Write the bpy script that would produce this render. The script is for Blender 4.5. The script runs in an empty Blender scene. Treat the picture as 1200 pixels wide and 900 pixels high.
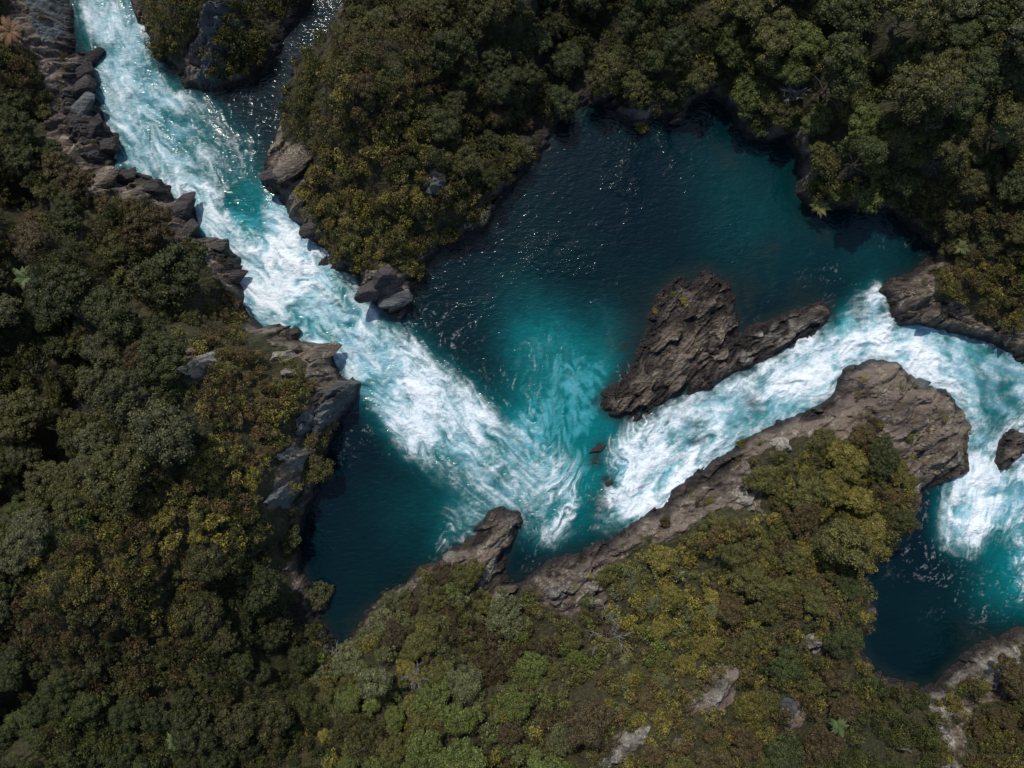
import bpy, math, random
import numpy as np
from mathutils import Vector, Matrix, Euler

# ------------------------------------------------------------------ camera, sky, sun, exposure
C = bpy.context.scene
CAM_H = 84.0            # metres above the water
S = 0.1                 # metres per photo pixel (1200 wide) on the water
cd = bpy.data.cameras.new('camera'); cam = bpy.data.objects.new('camera', cd)
C.collection.objects.link(cam); cam.location = (0, 0, CAM_H); cam.rotation_euler = (0, 0, 0)
cd.sensor_width = 36; cd.lens = 36 * CAM_H / 120.0; cd.clip_end = 3000; cd.clip_start = 0.5
C.camera = cam
SUN_AZ = Vector((-0.30, 1.0)).normalized()      # where the sun stands, seen from above (+y is up in the photo)
SUN_EL = math.radians(54)
w = bpy.data.worlds.new('World'); C.world = w; w.use_nodes = True
nt = w.node_tree; bg = nt.nodes['Background']
sky = nt.nodes.new('ShaderNodeTexSky'); sky.sky_type = 'NISHITA'; sky.sun_disc = False
sky.sun_elevation = SUN_EL; sky.sun_rotation = math.atan2(SUN_AZ.x, SUN_AZ.y)
nt.links.new(sky.outputs[0], bg.inputs[0]); bg.inputs[1].default_value = 0.125
sl = bpy.data.lights.new('sun', 'SUN'); sl.energy = 3.2; sl.angle = math.radians(0.7); sl.color = (1, 0.95, 0.87)
so = bpy.data.objects.new('sun', sl); C.collection.objects.link(so)
sd = Vector((SUN_AZ.x * math.cos(SUN_EL), SUN_AZ.y * math.cos(SUN_EL), math.sin(SUN_EL)))
so.rotation_euler = sd.to_track_quat('Z', 'Y').to_euler(); so.location = sd * 150
C.view_settings.view_transform = 'Standard'; C.view_settings.look = 'None'
C.view_settings.exposure = 0.0; C.view_settings.gamma = 1.0
C.render.engine = 'CYCLES'
C.cycles.max_bounces = 4; C.cycles.diffuse_bounces = 2; C.cycles.glossy_bounces = 2
C.cycles.caustics_reflective = False; C.cycles.caustics_refractive = False
C.cycles.sample_clamp_direct = 12; C.cycles.sample_clamp_indirect = 3

rnd = random.Random(7)
rng = np.random.default_rng(11)

# ------------------------------------------------------------------ pixel <-> world
def W(p, z=0.0):
    k = S * (CAM_H - z) / CAM_H
    return ((p[0] - 600) * k, (450 - p[1]) * k)
def topx(x, y, z):
    k = CAM_H / (CAM_H - z) / S
    return 600 + x * k, 450 - y * k
def wp(poly): return np.array([W(p) for p in poly])

# ------------------------------------------------------------------ numpy noise
def _h(ix, iy, s):
    a = (ix.astype(np.int64) * 374761393 + iy.astype(np.int64) * 668265263 + s * 974634777) & 0xFFFFFFFF
    a = ((a ^ (a >> 13)) * 1274126177) & 0xFFFFFFFF
    a = ((a ^ (a >> 16)) * 2246822519) & 0xFFFFFFFF
    a = a ^ (a >> 15)
    return (a & 0xFFFFFF) / float(0xFFFFFF)
def vn(x, y, s=0):
    ix = np.floor(x); iy = np.floor(y); fx = x - ix; fy = y - iy
    ix = ix.astype(np.int64); iy = iy.astype(np.int64)
    fx = fx * fx * fx * (fx * (fx * 6 - 15) + 10); fy = fy * fy * fy * (fy * (fy * 6 - 15) + 10)
    a = _h(ix, iy, s); b = _h(ix + 1, iy, s); c = _h(ix, iy + 1, s); d = _h(ix + 1, iy + 1, s)
    return a + (b - a) * fx + (c - a) * fy + (a - b - c + d) * fx * fy
def fbm(x, y, s=0, o=4, g=0.5):
    t = 0; a = 1; n = 0
    for i in range(o):
        t = t + a * vn(x * 2 ** i + 17.3 * i, y * 2 ** i - 9.1 * i, s + i * 31); n += a; a *= g
    return t / n
def worley(x, y, s=0):
    ix = np.floor(x).astype(np.int64); iy = np.floor(y).astype(np.int64)
    f1 = np.full(x.shape, 9.0); f2 = np.full(x.shape, 9.0); r = [np.zeros(x.shape) for _ in range(3)]
    ox = np.zeros(x.shape); oy = np.zeros(x.shape)
    for dx in (-1, 0, 1):
        for dy in (-1, 0, 1):
            cx = ix + dx; cy = iy + dy
            px = cx + _h(cx, cy, s + 1); py = cy + _h(cx, cy, s + 2)
            d = np.hypot(px - x, py - y)
            nb = d < f1
            f2 = np.where(nb, f1, np.minimum(f2, d)); f1 = np.where(nb, d, f1)
            ox = np.where(nb, x - px, ox); oy = np.where(nb, y - py, oy)
            for k in range(3): r[k] = np.where(nb, _h(cx, cy, s + 5 + k), r[k])
    return f1, f2, r, ox, oy
def blocks(x, y, s=0, ang=math.radians(40), sx=3.6, sy=1.3):
    """height of tilted, cracked slabs that run along the strata (metres, about -0.5..1)"""
    x = x + 0.5 * (fbm(x * .5, y * .5, s + 90, 3) - .5) * 2; y = y + 0.5 * (fbm(x * .5, y * .5, s + 95, 3) - .5) * 2
    u = x * math.cos(ang) + y * math.sin(ang); v = -x * math.sin(ang) + y * math.cos(ang)
    f1, f2, r, ox, oy = worley(u / sx, v / sy, s)
    h = (r[0] - .5) * 1.1 + ox * (r[1] - .5) * .9 + oy * (r[2] - .3) * .8
    h = h - 0.30 * np.exp(-((f2 - f1) / .05) ** 2) * sst(.4, .6, fbm(x * .5 + 7, y * .5, s + 62, 3))
    g1, g2, q, px, py = worley(u / (sx * .33), v / (sy * .4), s + 40)
    fine = sst(.35, .65, fbm(x * .3, y * .3, s + 60, 3))
    h = h + fine * (.30 * ((q[0] - .5) * .8 + px * (q[1] - .5) + py * (q[2] - .3)) - .06 * np.exp(-((g2 - g1) / .1) ** 2)) + 1.1 * (fbm(u * .22, v * 1.0, s + 61, 5) - .5) + .35 * (np.abs(fbm(u * .35, v * 1.9, s + 63, 4) - .5) * 4 - .4)
    return h + .25 * (fbm(x * 2, y * 2, s + 7, 4) - .5)
def sst(a, b, x):
    t = np.clip((x - a) / (b - a), 0, 1); return t * t * (3 - 2 * t)

def psdf(poly, X, Y):
    """signed distance to a polygon, positive inside"""
    n = len(poly); d = np.full(X.shape, 1e9); ins = np.zeros(X.shape, bool)
    for i in range(n):
        ax, ay = poly[i]; bx, by = poly[(i + 1) % n]
        ex, ey = bx - ax, by - ay; L = ex * ex + ey * ey + 1e-12
        t = np.clip(((X - ax) * ex + (Y - ay) * ey) / L, 0, 1)
        dx = X - ax - t * ex; dy = Y - ay - t * ey
        d = np.minimum(d, dx * dx + dy * dy)
        if ay != by:
            c = ((ay > Y) != (by > Y)) & (X < (bx - ax) * (Y - ay) / (by - ay) + ax)
            ins ^= c
    d = np.sqrt(d)
    return np.where(ins, d, -d)

# ------------------------------------------------------------------ traced plan (photo pixels, on the water level)
WATER = [(60,-330),(78,-80),(82,0),(87,33),(88,63),(110,63),(108,93),(107,120),(133,150),(143,163),(133,197),(157,197),(153,213),(190,210),
 (200,217),(207,233),(230,230),(233,277),(267,280),(267,298),(283,300),(285,357),(300,373),(310,383),(343,380),(340,393),(363,403),(387,403),
 (392,427),(400,440),(417,445),(415,465),(402,485),(388,515),(374,555),(362,600),(352,640),(353,667),(368,705),(384,735),(394,768),
 (402,762),(413,740),(433,710),(457,689),(472,684),(490,665),(513,660),(523,650),(543,628),(563,617),(577,597),(590,591),(607,597),(617,607),
 (602,630),(590,657),(597,680),(613,673),(633,660),(667,647),(693,642),(720,620),(760,600),(800,562),(843,533),(900,500),(910,490),(957,477),
 (980,460),(990,433),(1013,423),(1050,423),(1073,447),(1090,452),(1107,455),(1127,480),(1135,500),(1135,553),(1108,560),(1077,572),(1073,600),
 (1066,613),(1050,630),(1036,645),(1010,677),(1018,700),(1018,730),(998,742),(1022,777),(1033,790),(1063,797),(1097,800),(1120,773),(1147,750),(1173,743),
 (1190,733),(1230,738),(1330,700),(1420,560),(1400,430),(1300,440),(1200,425),(1173,408),(1150,403),(1137,393),(1100,387),(1083,378),(1047,380),(1047,367),(1027,342),
 (1040,330),(1067,320),(1083,308),(1085,293),(1067,273),(1047,250),(1000,249),(977,246),(953,250),(936,230),(935,190),(923,165),(900,165),(870,158),
 (857,138),(837,112),(817,117),(800,140),(793,143),(767,137),(753,150),(733,143),(707,123),(683,127),(657,143),(647,167),(627,190),(597,227),
 (580,247),(570,267),(547,277),(527,290),(510,297),(500,313),(486,345),(477,365),(460,370),(450,363),(443,360),(423,337),(417,320),(400,318),
 (386,312),(380,290),(360,277),(337,253),(327,230),(307,217),(308,187),(325,167),(328,133),(330,110),(340,80),(367,50),(393,23),(402,0),(410,-60),(440,-330),
 (400,-330),(372,-60),(367,0),(352,20),(335,50),(320,73),(297,97),(267,104),(235,106),(217,100),(207,87),(180,67),(173,40),(157,7),(155,0),(150,-80),(140,-330)]
ISLE_A = [(700,473),(713,453),(733,433),(753,393),(757,373),(770,343),(793,323),(827,315),(857,330),(862,357),(868,380),(872,410),(866,434),
 (843,447),(833,457),(800,463),(767,477),(760,490),(733,493),(713,485)]
ISLE_B = [(858,415),(877,383),(903,373),(927,363),(950,353),(970,355),(974,370),(957,390),(910,417),(880,432),(862,437)]
ISLE_C = [(1180,502),(1187,500),(1200,507),(1225,512),(1225,534),(1205,530),(1196,538),(1184,546),(1172,548),(1166,540),(1172,522)]

ROCKP = {
 'left': [(10,-40),(82,-40),(88,60),(112,63),(110,120),(143,160),(136,197),(200,212),(234,232),(236,278),(268,280),(288,352),(270,352),(245,312),(215,290),(190,245),(150,226),(110,232),(88,200),(55,170),(62,110),(45,70),(12,40)],
 'islet': [(207,87),(217,55),(240,22),(258,-10),(292,-10),(270,40),(245,72),(228,100),(215,102)],
 'midb': [(305,185),(330,165),(365,172),(368,200),(345,235),(372,262),(384,292),(360,282),(335,255),(305,220)],
 'midc': [(420,318),(455,318),(487,322),(488,355),(462,374),(440,362),(412,330)],
 'head': [(300,380),(343,378),(392,400),(400,437),(420,443),(417,466),(400,492),(372,505),(362,530),(352,560),(332,590),(300,618),(322,565),(342,522),(348,492),(368,460),(358,425),(328,398)],
 'strip': [(520,660),(545,622),(577,592),(610,594),(622,607),(602,635),(592,660),(597,682),(633,658),(693,640),(760,598),(800,560),(843,531),(910,488),(957,475),(985,433),(1013,420),(1055,420),(1107,453),(1138,500),(1138,555),(1077,582),(1056,562),(1045,535),(1030,518),(1005,505),(985,518),(960,508),(925,515),(875,538),(892,570),(895,602),(850,592),(820,612),(780,628),(735,652),(700,668),(668,722),(640,705),(612,690),(585,722),(566,690),(548,668)],
 'p1': [(805,812),(830,790),(855,777),(868,785),(862,815),(845,832),(828,830),(805,838)],
 'p2': [(914,808),(936,812),(941,840),(926,857),(911,845)],
 'ridge': [(1215,765),(1165,788),(1130,815),(1105,840),(1110,860),(1120,880),(1098,905),(1122,905),(1132,872),(1127,852),(1152,826),(1215,800)],
 'brs': [(1097,803),(1120,770),(1147,747),(1190,730),(1215,730),(1215,748),(1160,768),(1118,792)],
 'p3': [(697,890),(720,862),(745,842),(762,845),(745,868),(712,895)],
 'spire': [(212,442),(218,412),(236,402),(252,425),(246,440),(225,450)],
 'm1': [(497,215),(505,200),(520,204),(522,218),(508,228)],
 'm2': [(553,250),(562,233),(580,232),(584,246),(568,256)],
 'tr': [(703,122),(735,128),(772,134),(800,140),(796,146),(765,140),(752,156),(733,147)],
 'rs': [(1024,342),(1040,323),(1068,314),(1097,328),(1102,350),(1132,358),(1152,380),(1215,388),(1215,428),(1150,405),(1100,389),(1045,382)],
 'q1': [(940,745),(952,742),(968,760),(960,770),(948,762)],
 'q2': [(690,700),(702,690),(715,700),(706,715),(693,712)],
}
HPTS = [(40,60,6),(100,160,3),(260,40,7),(300,20,2.5),(60,470,1.5),(20,300,6),(30,560,2),(100,420,4),(120,330,11),(200,300,6),(270,450,15),(370,430,8),(210,600,16),(310,560,14),(320,680,9),(60,620,14),(60,820,12),
 (250,830,8),(370,800,4),(420,800,5),(500,740,7),(600,700,2.5),(700,690,3),(760,640,3),(850,570,3.2),(960,580,5),(1100,510,4.0),(930,700,11),(860,640,6),(760,830,12),(900,850,9),
 (560,850,9),(1060,840,3.5),(1180,830,5),(1180,370,3.6),(1150,250,8),(1050,110,11),(930,120,7),(820,40,9),(690,60,1.5),(640,110,3),(570,150,4),(600,20,7),(600,150,6),(450,130,13),(360,100,3),(400,40,4),(260,70,3.5),(340,200,4),(520,230,7),(420,290,5),
 (1190,60,13),(1000,290,6)]
HP = np.array([(*W(p), p[2]) for p in HPTS])

# uniform plan grid for distances and heights
GX = np.arange(-70, 70.01, .2); GY = np.arange(-56, 56.01, .2)
gx, gy = np.meshgrid(GX, GY)
def samp(A, x, y):
    fx = np.clip((x - GX[0]) / .2, 0, len(GX) - 1.001); fy = np.clip((y - GY[0]) / .2, 0, len(GY) - 1.001)
    i = fx.astype(int); j = fy.astype(int); fx = fx - i; fy = fy - j
    return A[j, i] * (1 - fx) * (1 - fy) + A[j, i + 1] * fx * (1 - fy) + A[j + 1, i] * (1 - fx) * fy + A[j + 1, i + 1] * fx * fy
_wx = gx + 1.1 * (fbm(gx * .5, gy * .5, 3, 4) - .5) ; _wy = gy + 1.1 * (fbm(gx * .5, gy * .5, 4, 4) - .5)
BANK = -psdf(wp(WATER), _wx, _wy)                       # positive on land, without islands
LAND = BANK.copy()

def height_at(x, y, d, far=None):
    """terrain height from plan position and distance to the shore"""
    num = 0; den = 0
    for hx, hy, hv in HP:
        wt = 1.0 / ((x - hx) ** 2 + (y - hy) ** 2 + 4.0) ** 1.6
        num = num + wt * hv; den = den + wt
    hc = num / den
    dd = np.maximum(d, 0)
    st = 1.3 + 2.0 * fbm(x * .12, y * .12, 55, 2)
    h = hc * (0.72 * (1 - np.exp(-dd / st)) + 0.28 * (1 - np.exp(-dd / 9.0))) + .04 * np.minimum(dd, 60)
    h = h + (fbm(x * .09, y * .09, 21, 4) - .5) * 4.0 * sst(1, 9, dd)
    return np.where(d < 0, np.maximum(d * 1.3, -4.5) - .3 * sst(0, -.6, d), h)
TERR0 = height_at(gx, gy, BANK)
RAVINE = np.zeros(gx.shape)
for pts, wd, dp in (([(-20,215),(20,260),(18,330),(62,400),(70,470),(38,545),(-20,600)], 24, 5.5), ([(640,-40),(655,40),(705,70),(690,105)], 22, 4.5), ([(560,150),(600,120),(640,110)], 20, 3),
                    ([(1000,40),(1020,70),(1060,90)], 18, 3.5), ([(330,800),(300,760),(350,735)], 20, 4), ([(-20,900),(30,840),(60,790)], 20, 3.5)):
    P_ = [np.array(W(p, 8)) for p in pts]; best = np.full(gx.shape, 1e9)
    for A1, B1 in zip(P_[:-1], P_[1:]):
        e = B1 - A1; t = np.clip(((_wx - A1[0]) * e[0] + (_wy - A1[1]) * e[1]) / (e @ e), 0, 1)
        best = np.minimum(best, np.hypot(_wx - A1[0] - t * e[0], _wy - A1[1] - t * e[1]))
    RAVINE = np.maximum(RAVINE, dp * np.exp(-(best / (wd * S)) ** 2))
TERR0 = np.where(TERR0 > 1, np.maximum(TERR0 - RAVINE, 1.0), TERR0)
# bare rock mask, looked up where each ground point shows in the photo
_px, _py = topx(gx, gy, np.maximum(TERR0, 0))
ROCKM = np.zeros(gx.shape)
_q = 14 * (fbm(_px * .05, _py * .05, 8, 4) - .5) * 2
for k, pl in ROCKP.items():
    m = sst(-5, 5, psdf(np.array(pl, float), _px, _py) + _q * (.8 if k in ('strip', 'head', 'left', 'rs') else .35))
    ROCKM = np.maximum(ROCKM, m)
SHORE = sst(1.6, .4, BANK)
RK = np.clip(np.maximum(ROCKM, SHORE), 0, 1)
BL = blocks(gx, gy, 3, math.radians(34), 4.2, .95) * 1.15
TERR = TERR0 + np.where(BANK > -1.5, BL * (.25 + .75 * RK) * sst(-.8, .6, BANK), 0) + .35 * (fbm(gx * .7, gy * .7, 77, 3) - .5) * (BANK > 0)

# ------------------------------------------------------------------ tagging helpers
def tag(o, label=None, cat=None, group=None, kind=None):
    if label: o['label'] = label
    if cat: o['category'] = cat
    if group: o['group'] = group
    if kind: o['kind'] = kind
    return o
def link(o, parent=None):
    C.collection.objects.link(o)
    if parent: o.parent = parent
    return o
def mesh_np(name, V, F, smooth=True, mats=()):
    """V (n,3), F (m,k) with k 3 or 4"""
    me = bpy.data.meshes.new(name); V = np.asarray(V, np.float32); F = np.asarray(F, np.int32)
    me.vertices.add(len(V)); me.vertices.foreach_set('co', V.ravel())
    k = F.shape[1]
    me.loops.add(F.size); me.loops.foreach_set('vertex_index', F.ravel())
    me.polygons.add(len(F)); me.polygons.foreach_set('loop_start', np.arange(len(F), dtype=np.int32) * k)
    me.update(calc_edges=True)
    me.polygons.foreach_set('use_smooth', np.full(len(F), smooth))
    for m in mats: me.materials.append(m)
    me.update(); return me
def attr(me, name, vals, typ='FLOAT', dom='POINT'):
    a = me.attributes.new(name, typ, dom)
    a.data.foreach_set('value' if typ == 'FLOAT' else ('color' if 'COLOR' in typ else 'vector'), np.asarray(vals, np.float32).ravel())
def grid_faces(nx, ny, keep=None):
    i, j = np.meshgrid(np.arange(nx - 1), np.arange(ny - 1)); a = (j * nx + i).ravel()
    F = np.stack([a, a + 1, a + 1 + nx, a + nx], 1)
    if keep is not None: F = F[keep(i.ravel(), j.ravel())]
    return F
def compact(V, F, *at):
    u, inv = np.unique(F, return_inverse=True)
    return (V[u], inv.reshape(F.shape)) + tuple(a[u] for a in at)

# ------------------------------------------------------------------ materials
def nmat(name):
    m = bpy.data.materials.new(name); m.use_nodes = True
    n = m.node_tree.nodes; l = m.node_tree.links; return m, n, l, n['Principled BSDF']
def NN(n, t, **kw):
    x = n.new(t)
    for k, v in kw.items(): setattr(x, k, v)
    return x
def noise(n, l, vec, scale, det=5, rough=.55, dist=0):
    x = n.new('ShaderNodeTexNoise'); x.inputs['Scale'].default_value = scale; x.inputs['Detail'].default_value = det
    x.inputs['Roughness'].default_value = rough; x.inputs['Distortion'].default_value = dist
    l.new(vec, x.inputs['Vector']); return x.outputs['Fac']
def ramp(n, l, fac, stops):
    r = n.new('ShaderNodeValToRGB'); e = r.color_ramp.elements
    while len(e) < len(stops): e.new(.5)
    for i, (p, c) in enumerate(stops):
        e[i].position = p; e[i].color = (c, c, c, 1) if isinstance(c, (int, float)) else (*c, 1)
    l.new(fac, r.inputs[0]); return r.outputs[0]
def mixc(n, l, fac, a, b, mode='MIX'):
    x = n.new('ShaderNodeMix'); x.data_type = 'RGBA'; x.blend_type = mode
    for s, v in ((x.inputs[0], fac), (x.inputs[6], a), (x.inputs[7], b)):
        if isinstance(v, (int, float)): s.default_value = v
        elif isinstance(v, tuple): s.default_value = (*v, 1)
        else: l.new(v, s)
    return x.outputs[2]
def math_(n, l, op, a, b=0.0, clamp=False):
    x = n.new('ShaderNodeMath'); x.operation = op; x.use_clamp = clamp
    for s, v in ((x.inputs[0], a), (x.inputs[1], b)):
        if isinstance(v, (int, float)): s.default_value = v
        else: l.new(v, s)
    return x.outputs[0]
def geo_z(n, l):
    g = n.new('ShaderNodeNewGeometry'); s = n.new('ShaderNodeSeparateXYZ'); l.new(g.outputs['Position'], s.inputs[0])
    return g, s

def rock_mat(name, base, dark, pale, lich=.5, wet=1.0, moss=.3, soil=False):
    m, n, l, b = nmat(name); g, s = geo_z(n, l); P = g.outputs['Position']
    mp = n.new('ShaderNodeMapping'); mp.inputs['Rotation'].default_value = (0, 0, math.radians(-36)); mp.inputs['Scale'].default_value = (.30, 1.9, 1)
    l.new(P, mp.inputs[0]); Q = mp.outputs[0]
    n1 = noise(n, l, Q, 1.1, 8, .62); n2 = noise(n, l, P, 3.2, 7, .65); n3 = noise(n, l, Q, .45, 4, .5)
    c = mixc(n, l, ramp(n, l, n1, [(.40, 0), (.58, 1)]), dark, base)
    c = mixc(n, l, math_(n, l, 'MULTIPLY', ramp(n, l, n2, [(.5, 0), (.60, 1)]), math_(n, l, 'MULTIPLY', ramp(n, l, n3, [(.47, 0), (.6, 1)]), lich)), c, pale)
    n6 = noise(n, l, Q, .22, 5, .6, .5)
    c = mixc(n, l, ramp(n, l, n6, [(.44, 0), (.56, .75)]), c, tuple(min(1, a * k) for a, k in zip(base, (1.55, 1.62, 1.6))))
    n7 = noise(n, l, P, .8, 9, .7)
    c = mixc(n, l, math_(n, l, 'MULTIPLY', ramp(n, l, n7, [(.58, 0), (.61, 1)]), lich * .8), c, tuple(a * 1.1 for a in pale))
    n4 = noise(n, l, P, 1.3, 6, .65)
    c = mixc(n, l, math_(n, l, 'MULTIPLY', ramp(n, l, n4, [(.56, 0), (.63, 1)]), moss), c, (.10, .09, .02))
    if soil:
        at = NN(n, 'ShaderNodeAttribute', attribute_name='rock')
        n5 = noise(n, l, P, .9, 6, .6)
        f = math_(n, l, 'ADD', at.outputs['Fac'], math_(n, l, 'MULTIPLY', math_(n, l, 'SUBTRACT', n5, .5), 1.6))
        f = ramp(n, l, f, [(.38, 0), (.55, 1)])
        sc = mixc(n, l, ramp(n, l, noise(n, l, P, 2.6, 8, .7), [(.45, 0), (.6, 1)]), (.030, .027, .010), (.068, .062, .020))
        c = mixc(n, l, f, sc, c)
    # wet, dark stained band just above the water
    zz = math_(n, l, 'ADD', s.outputs['Z'], math_(n, l, 'MULTIPLY', math_(n, l, 'SUBTRACT', noise(n, l, P, .6, 4, .6), .5), 2.4))
    mr = NN(n, 'ShaderNodeMapRange'); l.new(zz, mr.inputs[0]); mr.inputs[1].default_value = .6; mr.inputs[2].default_value = 1.7
    mr.inputs[3].default_value = wet; mr.inputs[4].default_value = 0
    wc = mixc(n, l, ramp(n, l, n1, [(.35, 0), (.65, 1)]), (.012, .010, .010), (.036, .026, .023))
    c = mixc(n, l, mr.outputs[0], c, wc)
    l.new(c, b.inputs['Base Color'])
    rr = NN(n, 'ShaderNodeMapRange'); l.new(mr.outputs[0], rr.inputs[0]); rr.inputs[3].default_value = .85; rr.inputs[4].default_value = .38
    l.new(rr.outputs[0], b.inputs['Roughness'])
    bp = n.new('ShaderNodeBump'); bp.inputs['Strength'].default_value = 1; bp.inputs['Distance'].default_value = .45
    hh = math_(n, l, 'ADD', math_(n, l, 'MULTIPLY', noise(n, l, Q, 2.2, 9, .68), 1.0), math_(n, l, 'MULTIPLY', n2, .5))
    l.new(hh, bp.inputs['Height']); l.new(bp.outputs[0], b.inputs['Normal'])
    return m
M_TERR = rock_mat('ground_rock_soil', (.155, .115, .092), (.046, .033, .028), (.34, .31, .24), 1, 1, .7, soil=True)
M_ROCK = rock_mat('brown_rock', (.165, .125, .098), (.036, .026, .022), (.34, .30, .21), 1, 1, 1)
M_DARK = rock_mat('dark_rock', (.060, .050, .048), (.022, .018, .019), (.15, .14, .13), .4, .8, .2)
M_PALE = rock_mat('pale_rock', (.20, .172, .148), (.060, .048, .042), (.42, .39, .31), 1, 1, .5)
M_LICH = rock_mat('lichened_rock', (.27, .235, .20), (.09, .075, .065), (.46, .43, .35), 1, 0, .5)
M_GREY = rock_mat('grey_rock', (.105, .11, .11), (.048, .052, .056), (.22, .22, .20), .5, .7, .25)

# ------------------------------------------------------------------ terrain sheet (reaches far past the frame)
def axis(a, step, far, n):
    t = np.linspace(0, 1, n + 1)[1:]; o = a + (far - a) * t ** 2.2
    return np.concatenate([-o[::-1], np.arange(-a, a + 1e-6, step), o])
tx = axis(66, .22, 620, 26); ty = axis(52, .22, 620, 26)
X, Y = np.meshgrid(tx, ty)
inside = (np.abs(X) < 69.5) & (np.abs(Y) < 55.5)
farw = -psdf(wp(WATER), X, Y)
Z = np.where(inside, samp(TERR, X, Y), height_at(X, Y, farw))
RKv = np.where(inside, samp(RK, X, Y), SHORE.mean() * 0 + sst(1.6, .4, farw))
Z = Z + np.where(inside & (Z > -.5), .12 * (fbm(X * 3, Y * 3, 15, 3) - .5), 0)
me = mesh_np('terrain', np.stack([X, Y, Z], -1).reshape(-1, 3), grid_faces(len(tx), len(ty)), False, [M_TERR])
attr(me, 'rock', RKv.ravel())
tag(link(bpy.data.objects.new('terrain', me)), 'steep rocky gorge banks of brown stone and dark leaf litter', 'terrain', kind='structure')

# ------------------------------------------------------------------ river
FOAM = [
 ([(60,-80),(160,-80),(165,10),(178,50),(190,75),(215,98),(245,112),(262,128),(290,150),(303,190),(306,220),(300,235),(270,225),(235,225),(190,225),(120,210),(120,120),(95,60),(88,20)], .50, 9),
 ([(88,0),(140,0),(160,50),(165,110),(200,150),(220,200),(150,200),(110,120)], .60, 18),
 ([(188,208),(240,210),(262,232),(290,262),(305,292),(262,290),(225,292),(200,250)], .80, 10),
 ([(300,232),(330,225),(350,255),(380,285),(400,320),(425,345),(440,365),(475,392),(505,415),(540,445),(565,468),(585,500),(570,540),(520,545),(470,525),(440,485),(405,445),(375,420),(330,400),(270,380),(262,300),(292,285)], .70, 16),
 ([(305,240),(330,240),(370,300),(385,340),(350,350),(310,330),(290,300)], .93, 12),
 ([(560,480),(600,490),(628,475),(640,520),(660,545),(690,560),(700,600),(680,628),(650,632),(600,612),(570,600),(545,612),(520,600),(540,575),(500,550),(520,500)], .46, 26),
 ([(680,560),(700,540),(740,540),(760,590),(725,618),(690,612)], .34, 14),
 ([(708,540),(730,512),(770,480),(840,440),(880,430),(910,410),(960,385),(976,368),(1000,380),(1016,350),(1030,335),(1048,350),(1050,375),(1083,372),(1137,388),(1200,415),(1300,430),(1400,440),(1400,560),(1230,600),(1190,600),(1145,640),(1108,630),(1100,590),(1130,560),(1120,500),(1090,465),(1050,440),(1000,450),(980,480),(910,510),(843,550),(775,610),(735,612),(728,590),(730,566)], .70, 12),
 ([(1000,390),(1050,380),(1100,400),(1130,440),(1130,480),(1090,450),(1040,425),(1000,430),(940,465),(880,480),(900,440),(950,410)], .97, 14),
 ([(715,560),(750,535),(790,515),(830,500),(860,510),(800,555),(755,600),(725,605)], .90, 10),
 ([(1110,560),(1150,540),(1170,560),(1200,560),(1200,590),(1150,625),(1112,620)], .95, 10),
 ([(1150,590),(1215,570),(1215,640),(1180,640)], .6, 14),
 ([(1185,640),(1230,620),(1230,720),(1192,700)], .45, 16),
 ([(625,600),(690,605),(740,608),(725,624),(690,640),(640,632)], .5, 10),
 ([(600,395),(660,400),(700,440),(700,520),(660,530),(610,480)], .16, 22),
 ([(705,360),(722,390),(728,430),(700,470),(692,440),(712,405),(700,375)], .13, 12),
 ([(530,600),(560,600),(545,625),(515,650),(505,650)], .45, 10),
]
FCUT = [([(252,205),(300,205),(303,280),(292,290),(270,252),(248,232)], .55, 8),
        ([(228,120),(275,122),(300,160),(305,200),(270,200),(240,160)], .28, 16),
        ([(92,20),(112,48),(112,62),(88,62)], .6, 5),
        ([(880,455),(895,450),(890,485),(870,495)], .45, 5), ([(800,490),(835,480),(840,500),(815,520),(800,512)], .32, 6),
        ([(805,505),(825,515),(815,530),(800,528)], .5, 4), ([(1150,440),(1200,440),(1200,520),(1165,500)], .32, 25),
        ([(980,372),(1008,378),(1008,388),(985,392)], .5, 4), ([(686,545),(700,530),(706,560),(700,600),(715,625),(690,640),(650,640),(676,610)], .45, 10), ([(560,600),(600,600),(600,640),(560,640)], .0, 4),
        ([(1180,560),(1200,556),(1200,580),(1190,585)], .5, 4),
        ([(655,490),(690,480),(690,545),(665,540)], .3, 10)]
PATHS = [([(120,-90),(125,0),(150,70),(200,160),(260,240),(330,300),(420,385),(510,470),(580,550),(640,590),(690,545),(708,460),(690,360),(620,320)], 45, 1.0),
         ([(1300,470),(1190,450),(1120,420),(1050,400),(1000,402),(900,450),(800,515),(725,590),(660,620)], 40, 1.0),
         ([(1180,480),(1150,540),(1135,620)], 28, .9), ([(400,0),(345,90),(300,190)], 30, .3), ([(700,150),(620,280),(540,380)], 60, .25)]
AER = [(640,412,46,.48),(655,470,50,.6),(685,500,46,.58),(690,440,34,.35),(615,505,42,.7),(665,555,48,.7),(565,588,40,.35),(720,400,26,.14),(600,345,50,.06),(635,385,42,.14),(1190,650,42,.6),(1180,690,34,.4),
       (890,265,70,.10),(1020,300,45,.09),(845,200,50,.05),(490,600,50,.10),(300,230,40,.5),(280,260,30,.7),(700,450,40,.3),(1000,382,16,.9),(690,580,30,.3)]
SHAL = [(735,400,28,.55),(760,360,26,.4),(870,345,30,.5),(868,400,16,.9),(890,300,16,.35),(905,288,12,.5),(855,190,14,.35),(840,175,10,.3),(945,255,12,.4),(965,275,10,.4),(705,525,9,1),(697,540,8,.9),(712,565,9,1),
        (700,590,14,.7),(884,470,9,.9),(818,520,9,.9),(1180,535,9,.6),(1140,745,22,.45),(940,345,20,.5),(1010,360,14,.5),(415,740,22,.35),(1040,560,10,.3)]
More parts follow.
